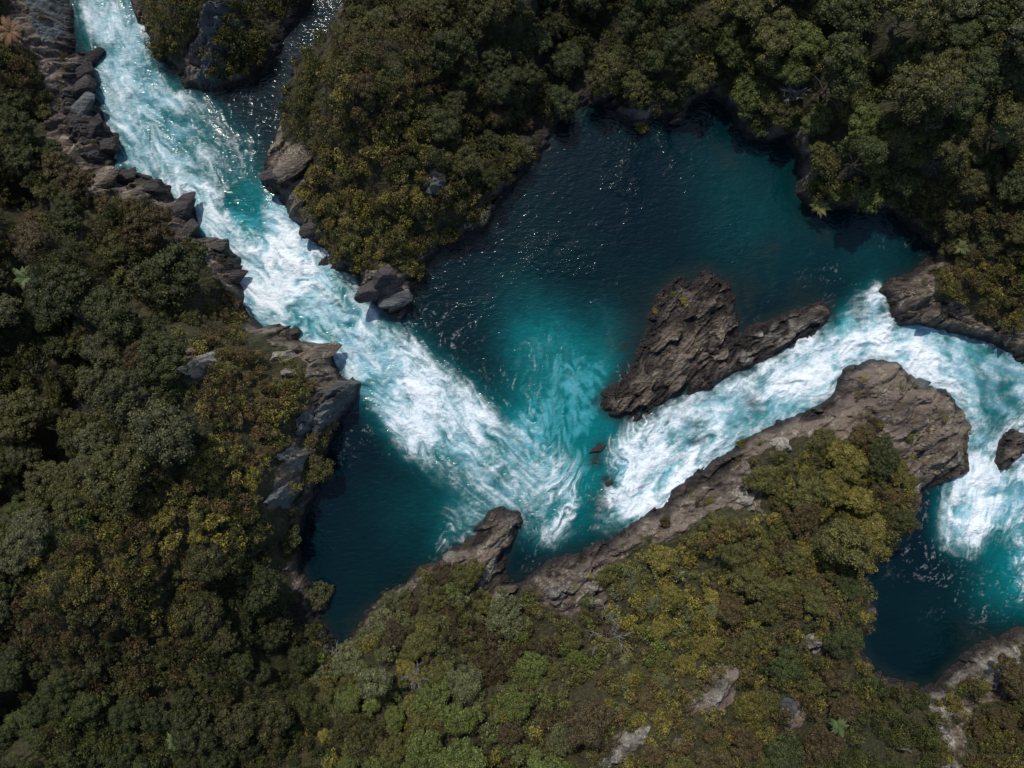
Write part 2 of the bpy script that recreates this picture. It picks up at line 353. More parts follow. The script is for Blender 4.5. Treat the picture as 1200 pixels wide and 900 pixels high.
def wfield(lst, X, Y):
    D = np.zeros(X.shape)
    for pl, v, f in lst:
        D = np.maximum(D, v * sst(-f * S * .9, f * S * .9, psdf(wp(pl), X, Y)))
    return D
_fx = gx + 1.6 * (fbm(gx * .35, gy * .35, 61, 4) - .5); _fy = gy + 1.6 * (fbm(gx * .35, gy * .35, 62, 4) - .5)
DENS = wfield(FOAM, _fx, _fy); DENS = DENS - np.minimum(wfield(FCUT, _fx, _fy), DENS)
def blobs(lst, X, Y):
    A = np.zeros(X.shape)
    for x, y, r, v in lst:
        cx, cy = W((x, y)); A = 1 - (1 - A) * (1 - v * np.exp(-((X - cx) ** 2 + (Y - cy) ** 2) / (r * S) ** 2))
    return A
def blur(A, r):
    for ax in (0, 1):
        for _ in range(2):
            c = np.cumsum(np.pad(A, [(r + 1, r) if k == ax else (0, 0) for k in (0, 1)], mode='edge'), axis=ax)
            A = (np.take(c, np.arange(2 * r + 1, c.shape[ax]), ax) - np.take(c, np.arange(0, c.shape[ax] - 2 * r - 1), ax)) / (2 * r + 1)
    return A
AERF = np.clip(1 - (1 - blobs(AER, _fx, _fy)) * (1 - np.clip(blur(np.minimum(DENS, .9), 6) * 1.1, 0, 1)), 0, 1)
UX = np.zeros(gx.shape); UY = np.zeros(gx.shape); UW = np.full(gx.shape, .02)
for pts, wd, sp in PATHS:
    P = np.array([W(p) for p in pts]); best = np.full(gx.shape, 1e9); tx_ = np.zeros(gx.shape); ty_ = np.zeros(gx.shape)
    for a, b in zip(P[:-1], P[1:]):
        e = b - a; L = e @ e; t = np.clip(((gx - a[0]) * e[0] + (gy - a[1]) * e[1]) / L, 0, 1)
        d = np.hypot(gx - a[0] - t * e[0], gy - a[1] - t * e[1]); m = d < best
        best = np.where(m, d, best); tx_ = np.where(m, e[0] / L ** .5, tx_); ty_ = np.where(m, e[1] / L ** .5, ty_)
    wt = np.exp(-(best / (wd * S)) ** 2); UX += wt * tx_ * sp; UY += wt * ty_ * sp; UW += wt
UX = blur(UX / np.maximum(UW, .25), 5); UY = blur(UY / np.maximum(UW, .25), 5)
turb = .26 + .52 * np.clip(blur(DENS, 6), 0, 1)
def curl(fr, s, o=2):
    f = fbm(gx * fr, gy * fr, s, o) / fr
    return np.gradient(f, .2, axis=0), -np.gradient(f, .2, axis=1)
c1x, c1y = curl(.22, 201); c2x, c2y = curl(.6, 202); c3x, c3y = curl(1.5, 203)
CALM = 1 - .45 * sst(8, 16, gx)
turb = turb * CALM
VX = UX * 1.3 + turb * (c1x * .9 + c2x * .9 + c3x * .25); VY = UY * 1.3 + turb * (c1y * .9 + c2y * .9 + c3y * .25)

wx = np.concatenate([-np.linspace(160, 62.5, 40)[:-1], np.arange(-62.5, 62.51, .11), np.linspace(62.5, 160, 40)[1:]])
wy = np.concatenate([-np.linspace(120, 47.5, 40)[:-1], np.arange(-47.5, 47.51, .11), np.linspace(47.5, 120, 40)[1:]])
X, Y = np.meshgrid(wx, wy); sh = X.shape
onw = samp(BANK, X, Y) < .9
xi = X[onw]; yi = Y[onw]
px_, py_ = xi.copy(), yi.copy(); lic = np.zeros(xi.shape); mid = None; lic2 = np.zeros(xi.shape); lic3 = np.zeros(xi.shape); licA = np.zeros(xi.shape)
N = 36
for k in range(N):
    vx = samp(VX, px_, py_); vy = samp(VY, px_, py_)
    px_ = px_ - .13 * vx; py_ = py_ - .13 * vy
    lic += vn(px_ * 6.5, py_ * 6.5, 301)
    licA += vn(px_ * 1.9, py_ * 1.9, 304)
    if k < 14: lic2 += vn(px_ * 9, py_ * 9, 302)
    lic3 += vn(px_ * 3.6, py_ * 3.6, 303)
    if k == 4: sx_, sy_ = px_.copy(), py_.copy()
    if k == 12: mx_, my_ = px_.copy(), py_.copy()
lic = (lic / N - .5); lic = lic / lic.std(); licA = licA / N - .5; licA /= licA.std(); lic3 = lic3 / N - .5; lic3 /= lic3.std(); lic2 = lic2 / 14 - .5; lic2 = lic2 / lic2.std()
big = fbm(px_ * .45, py_ * .45, 310, 3) - .5; big /= big.std()
med = fbm(px_ * 1.3, py_ * 1.3, 311, 4) - .5; med /= med.std()
rid = 1 - np.abs(fbm(px_ * 1.1 + .6 * med, py_ * 1.1, 312, 4) - .5) * 2; rid = (rid - rid.mean()) / rid.std()
rid2 = 1 - np.abs(fbm(mx_ * 2.4, my_ * 2.4, 313, 4) - .5) * 2; rid2 = (rid2 - rid2.mean()) / rid2.std()
fr1 = fbm(sx_ * 1.7, sy_ * 1.7, 340, 5, .62) - .5; fr1 /= fr1.std()
fr2 = 1 - np.abs(fbm(sx_ * 1.3 + .25 * fr1, sy_ * 1.3, 341, 5, .6) - .5) * 2; fr2 = (fr2 - fr2.mean()) / fr2.std()
fr3 = 1 - np.abs(fbm(mx_ * 3.1, my_ * 3.1, 342, 3, .6) - .5) * 2; fr3 = (fr3 - fr3.mean()) / fr3.std()
nz = .25 * big + .20 * med + .44 * fr1 + .40 * fr2 + .30 * fr3 + .75 * licA + .50 * lic3 + .60 * lic + .40 * lic2; nz /= nz.std()
dn = .4 * samp(DENS, xi, yi) + .6 * samp(DENS, mx_, my_)
bankd = -samp(BANK, xi, yi)
lg = fbm(px_ * .2 + 3, py_ * .2, 360, 3) - .5; lg /= lg.std()
lg2 = fbm(px_ * .55, py_ * .55, 361, 2) - .5; lg2 /= lg2.std()
CREST = [([(212,216),(245,222),(268,245),(285,275),(300,292)],9,.5),([(310,245),(330,270),(345,300),(372,330),(400,360)],11,.45),([(330,250),(360,290),(380,315)],7,.35),
 ([(1030,345),(1036,362),(1040,385),(1030,400)],8,.7),([(1050,402),(1095,425),(1125,455),(1140,490)],9,.4),([(855,455),(900,432),(950,402),(1000,395)],9,.4),([(715,590),(735,560),(775,530),(820,540)],8,.4),
 ([(700,545),(730,528),(765,505)],7,.35),([(760,590),(800,555),(850,515)],6,.4),([(900,470),(940,445),(980,425)],8,.3),([(1110,600),(1135,622),(1170,612)],8,.5),([(1140,560),(1120,590)],8,.4),
 ([(640,530),(655,560),(680,590),(660,615)],6,.22),([(590,560),(620,545),(640,570)],6,.2),([(420,400),(470,430),(520,480),(560,520)],10,.22),([(450,480),(500,520),(540,560)],7,.18)]
crest = np.zeros(xi.shape)
cwx = xi + .9 * (fbm(xi * .7, yi * .7, 371, 4) - .5) * 2; cwy = yi + .9 * (fbm(xi * .7, yi * .7, 372, 4) - .5) * 2
for pts, wd, v_ in CREST:
    P_ = [np.array(W(p)) for p in pts]; best = np.full(xi.shape, 1e9)
    for A1, B1 in zip(P_[:-1], P_[1:]):
        e = B1 - A1; t = np.clip(((cwx - A1[0]) * e[0] + (cwy - A1[1]) * e[1]) / (e @ e), 0, 1)
        best = np.minimum(best, np.hypot(cwx - A1[0] - t * e[0], cwy - A1[1] - t * e[1]))
    crest = np.maximum(crest, v_ * np.exp(-(best / (wd * S)) ** 2))
dv = dn * (1 + .20 * lg + .16 * lg2) + crest * .55
thr = 3.2 - 4.4 * dv                                 # deviations above the mean where foam lies
foam = 1 / (1 + np.exp(-(nz - thr) * 1.3)) * sst(.06, .28, dn)
near_ = samp(blur(DENS, 16), xi, yi)
fl = fbm(px_ * .55 + .15 * fr1, py_ * .55, 350, 3); fl2 = fbm(px_ * .9, py_ * .9, 351, 3)
streak = (np.exp(-((fl - .5) / .016) ** 2) + np.exp(-((fl2 - .47) / .018) ** 2)) * sst(-.2, 1.2, lic3) * sst(.45, .62, fbm(xi * .16, yi * .16, 352, 3) + near_ * .6) * .24
foam = np.maximum(foam, streak * sst(.0, .08, samp(blur(DENS, 30), xi, yi)))
foam = np.clip(foam, 0, 1)
aer = np.clip(samp(AERF, .5 * (xi + mx_), .5 * (yi + my_)) + .05 * med * samp(AERF, xi, yi) * 2, 0, 1)
shal = np.clip(blobs(SHAL, xi, yi) * (1 + .4 * med) + .5 * sst(1.3, .1, bankd) * (1 - aer), 0, 1)
for isl in (ISLE_A, ISLE_B, ISLE_C):
    shal = np.maximum(shal, .8 * sst(-1.6, .1, psdf(wp(isl), xi, yi)) * (1 - .8 * foam))
dz = np.clip(dn, 0, 1)
hz = dz * (.14 * big + .018 * med + .012 * fr1) + crest * (.35 + .10 * fr1) + .006 * med
ruf = np.zeros(xi.shape)
for a_, b_, wd, v_ in (((790,150),(640,310),30,1.0),((500,340),(600,350),22,.5),((820,215),(900,330),24,.35),((560,300),(700,330),26,.4),((395,20),(330,120),24,.03)):
    A1 = np.array(W(a_)); B1 = np.array(W(b_)); e = B1 - A1; t = np.clip(((xi - A1[0]) * e[0] + (yi - A1[1]) * e[1]) / (e @ e), 0, 1)
    ruf = np.maximum(ruf, v_ * np.exp(-(np.hypot(xi - A1[0] - t * e[0], yi - A1[1] - t * e[1]) / (wd * S)) ** 2))
ruf = ruf * sst(.35, .7, fbm(xi * .35, yi * .35, 400, 3)) + .12 * dz
Zf = np.zeros(sh); Zf[onw] = hz
def full(v):
    A = np.zeros(sh); A[onw] = v; return A.ravel()
keep = onw[:-1, :-1] & onw[1:, :-1] & onw[:-1, 1:] & onw[1:, 1:]
F = grid_faces(len(wx), len(wy), lambda i, j: keep[j, i])
V, F, a1, a2, a3, a4, a5 = compact(np.stack([X, Y, Zf], -1).reshape(-1, 3), F, full(foam), full(aer), full(shal), full(ruf), full(np.clip(samp(blur(DENS, 5), xi, yi) * (1 + .2 * lg2), 0, 1)))

m, n, l, b = nmat('river_water')
g, s = geo_z(n, l); P = g.outputs['Position']
A_ = {k: NN(n, 'ShaderNodeAttribute', attribute_name=k).outputs['Fac'] for k in ('foam', 'aer', 'shal', 'ruf', 'milk')}
patch = noise(n, l, P, .07, 3, .5)
deep = mixc(n, l, ramp(n, l, patch, [(.4, 0), (.6, 1)]), (.0006, .0080, .0130), (.0006, .0120, .0145))
c = mixc(n, l, math_(n, l, 'MULTIPLY', A_['aer'], 1.0), deep, (.002, .190, .200))
c = mixc(n, l, ramp(n, l, A_['aer'], [(.72, 0), (1, 1)]), c, (.06, .32, .37))
c = mixc(n, l, ramp(n, l, A_['milk'], [(.38, 0), (.85, .8)]), c, (.19, .43, .52))
c = mixc(n, l, math_(n, l, 'MULTIPLY', A_['shal'], .85), c, (.013, .021, .017))
fn = noise(n, l, P, 7, 6, .7)
ff = math_(n, l, 'ADD', A_['foam'], math_(n, l, 'MULTIPLY', math_(n, l, 'SUBTRACT', fn, .5), math_(n, l, 'MULTIPLY', A_['foam'], 1.0)), True)
c = mixc(n, l, ramp(n, l, ff, [(0, 0), (.5, .38), (1, 1)]), c, (.80, .85, .88))
l.new(c, b.inputs['Base Color'])
r = ramp(n, l, ff, [(0, .035), (.12, .30), (.4, .6), (1, .85)])
l.new(r, b.inputs['Roughness']); b.inputs['IOR'].default_value = 1.33
mp = n.new('ShaderNodeMapping'); mp.inputs['Rotation'].default_value = (0, 0, math.radians(-25)); mp.inputs['Scale'].default_value = (1, 2.0, 1); l.new(P, mp.inputs[0])
hgt = math_(n, l, 'ADD', noise(n, l, mp.outputs[0], 1.1, 1, .5, .6), math_(n, l, 'MULTIPLY', noise(n, l, mp.outputs[0], 2.8, 1.5, .5, .4), .36))
hgt = math_(n, l, 'MULTIPLY', hgt, math_(n, l, 'ADD', A_['ruf'], .20))
bp = n.new('ShaderNodeBump'); bp.inputs['Strength'].default_value = 1; bp.inputs['Distance'].default_value = .34
hgt = math_(n, l, 'ADD', hgt, math_(n, l, 'MULTIPLY', math_(n, l, 'MULTIPLY', noise(n, l, P, 3.5, 7, .68), A_['foam']), .22))
l.new(hgt, bp.inputs['Height']); l.new(bp.outputs[0], b.inputs['Normal'])
M_WATER = m
me = mesh_np('river_water', V, F, True, [M_WATER])
for k, v in (('foam', a1), ('aer', a2), ('shal', a3), ('ruf', a4), ('milk', a5)): attr(me, k, v)
tag(link(bpy.data.objects.new('river_water', me)), 'deep teal river breaking into white foaming rapids', 'river', kind='structure')

# ------------------------------------------------------------------ outcrops: solid stone masses shaped on their traced footprints
OUT = []      # (poly, grid arrays) so plants can stand on them
def outcrop(name, label, poly_px, top, mat, zbase=None, edge=.9, seed=0, amp=1.0, ang=40, cat='rock', tilt=(0, 0), step=.13, group=None, bs=(3.0, 1.1)):
    zb = 0.0 if zbase is None else zbase
    pl = np.array([W(p, zb + top * .4) if zbase is not None else W(p) for p in poly_px])
    x0, y0 = pl.min(0) - 1.2; x1, y1 = pl.max(0) + 1.2
    xs = np.arange(x0, x1, step); ys = np.arange(y0, y1, step); X, Y = np.meshgrid(xs, ys)
    ux = X + .9 * (fbm(X * .8, Y * .8, seed + 1, 4) - .5); uy = Y + .9 * (fbm(X * .8, Y * .8, seed + 2, 4) - .5)
    d = psdf(pl, ux, uy); cx, cy = pl.mean(0)
    dm = max(d.max(), .5)
    prof = .55 * (1 - np.exp(-np.maximum(d, 0) / edge)) + .45 * np.clip(d / dm, 0, 1) ** .8
    h = top * prof + (X - cx) * tilt[0] + (Y - cy) * tilt[1] + amp * blocks(X, Y, seed + 13, math.radians(ang), *bs) * sst(-.3, .7, d)
    h = h + .12 * (fbm(X * 4, Y * 4, seed + 5, 3) - .5)
    base = samp(TERR, X, Y) if zbase is not None else np.zeros(X.shape)
    Zt = np.maximum(base, zb if zbase is None else -9) + np.where(d > 0, h, 0) + np.where(d < 0, d * 2.2 - .15, 0)
    keep_ = d > -.9
    kf = keep_[:-1, :-1] & keep_[1:, :-1] & keep_[:-1, 1:] & keep_[1:, 1:]
    F = grid_faces(len(xs), len(ys), lambda i, j: kf[j, i])
    V, F = compact(np.stack([X, Y, Zt], -1).reshape(-1, 3), F)
    # close it below with a flat underside
    nV = len(V); zl = V[:, 2].min() - .4
    e = np.concatenate([F[:, [0, 1]], F[:, [1, 2]], F[:, [2, 3]], F[:, [3, 0]]])
    key = np.sort(e, 1); _, idx, cnt = np.unique(key, axis=0, return_index=True, return_counts=True)
    be = e[idx[cnt == 1]]
    V2 = V.copy(); V2[:, 2] = zl
    VV = np.concatenate([V, V2]); sk = np.stack([be[:, 1], be[:, 0], be[:, 0] + nV, be[:, 1] + nV], 1)
    FF = np.concatenate([F, sk, F[:, ::-1] + nV])
    org = np.array([cx, cy, zl]); me = mesh_np(name, VV - org, FF, False, [mat])
    o = link(bpy.data.objects.new(name, me)); o.location = org
    tag(o, label, cat, group)
    OUT.append((xs, ys, step, np.where(d > -.2, Zt, -99)))
    return o
def ground(x, y):
    z = float(samp(TERR, np.array([x]), np.array([y]))[0])
    for xs, ys, st, A in OUT:
        i = int((x - xs[0]) / st); j = int((y - ys[0]) / st)
        if 0 <= i < len(xs) and 0 <= j < len(ys): z = max(z, A[j, i])
    return z
def gz(px, py, up=0):
    z = 3.0
    for _ in range(8): x, y = W((px, py), z + up); z = .5 * z + .5 * max(ground(x, y), -.3)
    x, y = W((px, py), z + up)
    return x, y, ground(x, y)

outcrop('rock_island', 'long jagged brown rock island between the turquoise pool and the right rapids', ISLE_A, 1.5, M_ROCK, seed=100, amp=.85, edge=1.4, bs=(2.2, 1.0), ang=48)
outcrop('rock_island', 'narrow rock with pale lichened hump at the upper end of the jagged island', ISLE_B, 1.5, M_PALE, seed=110, amp=.8, edge=1.0, ang=32, bs=(1.8, .9))
outcrop('rock_island', 'small reddish rock splitting the foam at the far right edge', ISLE_C, 1.1, M_ROCK, seed=127, amp=.9, edge=.5, bs=(1.3, .6))
outcrop('rock_outcrop', 'broad flat-topped headland of cracked stone slabs wrapped by white water', [(935,495),(985,462),(1000,440),(1020,428),(1050,428),(1070,450),(1105,460),(1124,484),(1130,503),(1130,550),(1112,560),(1080,572),(1060,560),(1045,535),(1010,512),(985,525),(955,518)], 1.9, M_PALE, seed=130, amp=1.25, edge=1.6, ang=30, bs=(2.4, .9))
outcrop('rock_spur', 'upright ribbed rock spur poking from the lower bank into the pool', [(552,690),(556,668),(565,650),(574,628),(582,606),(592,596),(606,600),(612,608),(600,628),(590,648),(584,668),(575,690),(568,712)], 2.6, M_PALE, seed=140, amp=.75, edge=.7, ang=62, bs=(2.0, .5))
outcrop('rock_slab', 'dark sloping wet slab beside the ribbed rock spur', [(525,655),(545,632),(566,620),(572,628),(560,648),(552,668),(538,672)], 1.0, M_DARK, seed=150, amp=.5, edge=.7, ang=55, bs=(1.8, .5))
outcrop('rock_wall', 'dark ledge of stacked blocks under the bushes of the right shore rapids', [(1030,342),(1042,330),(1068,322),(1095,335),(1105,352),(1130,362),(1150,380),(1200,392),(1230,396),(1230,424),(1200,420),(1150,400),(1100,384),(1050,377)], 2.6, M_ROCK, seed=160, amp=.8, edge=.6, ang=-20)
outcrop('rock_slab', 'smooth grey-green slab at the top left corner above the foaming channel', [(28,-40),(80,-40),(83,0),(86,35),(86,62),(76,88),(60,75),(42,50),(34,20)], 4.8, M_GREY, seed=170, amp=.45, edge=1.6, ang=75, bs=(3.5, 1.3))
outcrop('rock_outcrop', 'tumbled dark rock shelf below the smooth grey slab on the left bank', [(76,88),(100,70),(108,95),(106,122),(130,152),(138,166),(128,196),(108,206),(92,180),(78,150),(72,115)], 2.9, M_DARK, seed=180, amp=.9, edge=.8, ang=20, bs=(1.6, 1.0))
outcrop('rock_outcrop', 'low dark rocks between the white standing wave and the left bank trees', [(112,206),(135,199),(155,202),(190,213),(204,236),(228,236),(231,275),(225,295),(205,280),(190,250),(160,228),(128,226)], 2.2, M_DARK, seed=190, amp=.8, edge=.7, ang=-30, bs=(1.6, .9))
outcrop('rock_outcrop', 'dark creviced rocks where the left channel narrows before the big rapids', [(236,282),(262,284),(280,302),(283,352),(272,352),(256,330),(240,305)], 2.4, M_DARK, seed=200, amp=.8, edge=.6, ang=60, bs=(1.5, .7))
outcrop('rock_rib', 'bare grey rock rib down the middle of the top islet', [(210,90),(218,55),(240,20),(256,-15),(288,-15),(270,35),(250,66),(232,98),(218,101)], 1.5, M_GREY, zbase=4.5, seed=210, amp=1.1, edge=.8, ang=55, bs=(2, .8))
outcrop('rock_cliff', 'grey-blue overhanging cliff nose on the right tip of the bushy headland', [(372,470),(392,446),(414,446),(413,464),(400,484),(378,500),(366,520),(358,510)], 3.6, M_GREY, seed=220, amp=.5, edge=1.0, ang=50, zbase=3.5, bs=(2.6, 1))
outcrop('rock_ledge', 'reddish brown ledge under the headland bushes at the edge of the rapids', [(312,386),(340,384),(362,407),(386,407),(389,428),(372,436),(348,424),(328,404)], 2.2, M_ROCK, seed=230, amp=.6, edge=.7, ang=10, bs=(1.8, .8))
outcrop('rock_spire', 'pale pointed rock spire rising out of the headland bushes', [(216,438),(222,414),(234,404),(248,424),(242,438),(228,444)], 5.0, M_LICH, zbase=12, seed=240, amp=1.2, edge=1.5, ang=70, bs=(1.3, .5))
outcrop('rock_outcrop', 'brown outcrop with white lichened edge among the lower bushes', [(810,815),(832,800),(852,786),(862,788),(858,812),(842,826),(828,822)], 1.3, M_PALE, zbase=9, seed=250, amp=.6, edge=.8)
outcrop('rock_outcrop', 'rounded grey boulder face right of the white lichened outcrop', ROCKP['p2'], 2.0, M_GREY, zbase=9, seed=260, amp=.4, edge=.9, ang=80)
outcrop('rock_outcrop', 'narrow pale outcrop below the bare grey dead tree', ROCKP['p3'], 1.2, M_PALE, zbase=9, seed=270, amp=.6, edge=.8)
outcrop('rock_ridge', 'winding pale stone ridge crossing the lower right corner', ROCKP['ridge'], 1.8, M_PALE, zbase=4, seed=280, amp=.6, edge=.9, ang=50, bs=(1.6, .7))
outcrop('rock_outcrop', 'dark mossy rock shelf at the bottom right pool', [(1100,800),(1120,776),(1147,753),(1165,748),(1172,764),(1150,782),(1118,800)], 1.8, M_ROCK, seed=290, amp=.6, edge=.8)
outcrop('boulder', 'squarish brown boulder beside the mossy shelf at the bottom right pool', [(1174,748),(1190,738),(1215,742),(1218,760),(1186,768)], 2.0, M_ROCK, seed=300, amp=.4, edge=.8)
outcrop('rock_outcrop', 'small grey crag poking through the middle bank bushes', ROCKP['m1'], 1.7, M_GREY, zbase=8, seed=310, amp=.5, edge=.6)
outcrop('rock_outcrop', 'pale grey crag above the dark pool on the middle bank edge', ROCKP['m2'], 1.8, M_PALE, zbase=5, seed=320, amp=.5, edge=.6)
outcrop('rock_shelf', 'thin purplish rock shelf along the top shore of the dark pool', [(707,124),(735,130),(768,138),(764,146),(748,150),(733,146),(715,134)], 1.1, M_DARK, seed=330, amp=.4, edge=.6, ang=-20)

for i_, (cx_, cy_, r_, mt_, zb_, lab_) in enumerate([
 (330,436,9,M_PALE,8,'small pale crag among bushes behind the headland ledge'),(318,415,10,M_LICH,8,'light grey crag between the pale spire and the rapids'),(345,500,13,M_GREY,9,'grey crag at the top of the headland cliff'),
 (332,540,12,M_LICH,9,'whitish rock patch halfway down the headland cliff edge'),(318,592,14,M_GREY,10,'blue-grey rock face at the lower end of the headland cliff'),(305,395,9,M_ROCK,8,'brown crag just above the reddish ledge'),
 (352,520,8,M_LICH,8,'small pale stone knob beside the grey cliff crag'),(950,752,10,M_PALE,8,'pale rock showing through bushes left of the lower pool'),(700,700,9,M_LICH,5,'pale stone patch under the bare slope scrub'),
 (652,702,13,M_PALE,3,'pale stone streak below the small inlet'),(880,590,10,M_LICH,4,'white lichened knob above the long rock slope'),(925,522,9,M_LICH,4,'white lichened knob between slab headland and bushes'),
 (1065,880,9,M_PALE,4,'small pale stone left of the winding ridge'),(790,862,8,M_PALE,9,'small pale stone below the lower outcrops')]):
    q_ = [(cx_ + r_ * (1 + .35 * math.sin(3 * a_ + i_)) * math.cos(a_) * 1.15, cy_ + r_ * (1 + .3 * math.cos(2 * a_ + i_)) * math.sin(a_)) for a_ in [k_ * .785 for k_ in range(8)]]
    outcrop('crag', lab_, q_, 1.5, mt_, zbase=zb_, seed=600 + 10 * i_, amp=.7, edge=.5, ang=40 + 10 * (i_ % 3), bs=(1.4, .6))
CRAGS = [(330,436,9),(318,415,10),(345,500,13),(332,540,12),(318,592,14),(305,395,9),(352,520,8),(950,752,10),(700,700,9),(652,702,13),(880,590,10),(925,522,9),(1065,880,9),(790,862,8)]
# ------------------------------------------------------------------ boulders
def boulder_mesh(seed, mat, flat=.75):
    import bmesh
    r = np.random.default_rng(seed); bm = bmesh.new(); bmesh.ops.create_icosphere(bm, subdivisions=5, radius=1)
    D = np.array([v.co[:] for v in bm.verts]); D /= np.linalg.norm(D, axis=1)[:, None]
    Np = r.normal(size=(17, 3)); Np /= np.linalg.norm(Np, axis=1)[:, None]; off = r.uniform(.62, 1.0, 17)
    dt = D @ Np.T; rr = np.where(dt > .05, off / np.maximum(dt, .05), 9)
    k = 22; R = -np.log(np.exp(-k * rr).sum(1)) / k; R = np.minimum(R, 1.25)
    R = R * (1 + .10 * (fbm(D[:, 0] * 3 + D[:, 2], D[:, 1] * 3 - D[:, 2] * 2, seed, 4) - .5) + .06 * (fbm(D[:, 0] * 9 + 5 * D[:, 2], D[:, 1] * 9, seed + 4, 3) - .5))
    R = R + .10 * (np.abs(fbm(D[:, 0] * 2.2 + 9, (D[:, 1] * .6 + D[:, 2]) * 7, seed + 9, 3) - .5) - .1)
    Pn = D * R[:, None] * np.array([1.15, .85, flat])
    for v, p in zip(bm.verts, Pn): v.co = p
    me = bpy.data.meshes.new('boulder'); bm.to_mesh(me); bm.free(); me.materials.append(mat)
    for p in me.polygons: p.use_smooth = False
    return me
BM = {(k, i): boulder_mesh(500 + 10 * j + i, mt) for j, (k, mt) in enumerate((('dark', M_DARK), ('brown', M_ROCK), ('pale', M_PALE), ('grey', M_GREY))) for i in range(3)}
BO = [ # px, py, radius m, kind, label, group
 (341,191,2.3,'brown','big round brown boulder on the middle bank beside the side channel'),
 (322,204,1.5,'dark','dark boulder under the big round one where the side channel joins'),
 (350,240,1.3,'brown','weathered boulder midway down the middle bank shore'),
 (365,268,1.2,'dark','black boulder at the foam line below the weathered one'),
 (380,306,1.0,'dark','low black rock with foam curling around it by the middle bank'),
 (466,349,1.5,'grey','grey-topped boulder at the bottom tip of the middle bank'),
 (437,338,1.8,'dark','large wet black boulder left of the grey-topped one at the bank tip'),
 (472,364,.8,'dark','small wet stone in the water off the middle bank tip'),
 (452,322,1.2,'dark','dark rock tucked under the bushes behind the bank tip boulders'),
 (106,68,1.3,'brown','brown boulder at the corner of the pale shallow triangle of water'),
 (99,84,1.2,'dark','dark slab-shaped boulder just below the brown corner boulder'),
 (100,104,1.3,'dark','wet black boulder leaning on the left bank of the upper channel'),
 (95,128,1.3,'grey','grey boulder set back from the upper channel on the left bank'),
 (112,150,1.4,'dark','broad dark boulder above the bend of the upper channel'),
 (128,172,1.5,'dark','tall black boulder standing at the bend of the upper channel'),
 (122,208,1.3,'brown','brown rounded boulder under the bend of the upper channel'),
 (145,206,1.2,'dark','dark boulder right beside the brown rounded one'),
 (180,222,1.4,'dark','dark flat boulder above the white standing wave'),
 (213,244,1.5,'dark','black boulder directly left of the white standing wave'),
 (222,268,1.3,'dark','black boulder at the foot of the standing wave'),
 (257,290,1.2,'dark','dark boulder where foam spills round the channel corner'),
 (275,325,1.3,'dark','steep black boulder pressing against the start of the big rapids'),
 (378,412,1.6,'brown','reddish wet boulder jutting into the rapids from the headland'),
 (345,392,1.0,'dark','small dark rock with foam behind it under the headland'),
 (701,526,.95,'dark','small black rock in the water left of the lower rapids end'),
 (697,541,.6,'dark','tiny black rock below the small one at the rapids end'),
 (713,566,.7,'dark','black rock half under water at the lower end of the rapids'),
 (1178,541,.8,'dark','dark stone under the reddish rock at the right edge'),
 (1205,556,.9,'brown','brown stone in the foam below the reddish rock'),
 (716,458,1.2,'pale','pale lichened block at the left tip of the jagged island'),
 (1037,436,1.3,'brown','brown block on the foam side of the slab headland'),
 (1075,452,1.0,'grey','grey block at the upper corner of the slab headland'),
 (793,140,1.0,'brown','reddish rock at the top shore of the dark pool'),
 (1180,392,1.1,'dark','dark rock below the right shore bushes'),
 (1092,366,1.2,'brown','brown block on the right shore ledge'),
 (528,652,.9,'pale','pale stone at the foot of the lower bank beside the wet slab'),
 (585,705,1.0,'pale','pale fallen block in the gully behind the ribbed spur'),
 (596,690,.7,'brown','brown fallen block at the head of the small inlet'),
 (900,560,1.1,'pale','pale block above the bushes on the long bare slope'),
 (505,222,.7,'grey','small grey stone beside the middle bank crag'),
]
nb = 0
for i, (bx_, by_, r, kd, lab) in enumerate(BO):
    x, y, z = gz(bx_, by_); inw = z < .2
    o = link(bpy.data.objects.new('boulder', BM[(kd, i % 3)])); fl = rnd.uniform(.8, 1.1)
    o.location = (x, y, max(z, -.25) + r * (.0 if not inw else -.15)); o.scale = (r * rnd.uniform(.95, 1.4), r * rnd.uniform(.7, 1), r * fl)
    o.rotation_euler = (rnd.uniform(-.2, .2), rnd.uniform(-.2, .2), math.radians(rnd.uniform(10, 70)))
    tag(o, lab, 'boulder', 'boulders along the river banks')

# ------------------------------------------------------------------ foliage
def leaf_mat(name, use_obj=True):
    m, n, l, b = nmat(name)
    t = NN(n, 'ShaderNodeAttribute', attribute_name='tint').outputs['Fac']
    if use_obj: col = NN(n, 'ShaderNodeObjectInfo').outputs['Color']
    else: col = NN(n, 'ShaderNodeAttribute', attribute_name='leafcol').outputs['Color']
    g, s = geo_z(n, l)
    big_ = noise(n, l, g.outputs['Position'], .8, 3, .5)
    mid_ = noise(n, l, g.outputs['Position'], 1.6, 4, .6)
    col = mixc(n, l, ramp(n, l, mid_, [(.45, 0), (.68, .55)]), col, (.095, .080, .028))
    hs = n.new('ShaderNodeHueSaturation'); l.new(col, hs.inputs['Color'])
    l.new(math_(n, l, 'ADD', .475, math_(n, l, 'MULTIPLY', big_, .05)), hs.inputs['Hue'])
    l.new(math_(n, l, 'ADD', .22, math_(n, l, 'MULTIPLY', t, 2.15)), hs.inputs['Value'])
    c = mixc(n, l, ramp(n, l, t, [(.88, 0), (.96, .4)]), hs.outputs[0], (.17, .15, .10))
    l.new(c, b.inputs['Base Color']); b.inputs['Roughness'].default_value = .62
    b.inputs['Specular IOR Level'].default_value = .25
    return m
M_LEAF = leaf_mat('foliage'); M_LEAF2 = leaf_mat('undergrowth_foliage', False)
m, n, l, b = nmat('bark'); g, s = geo_z(n, l)
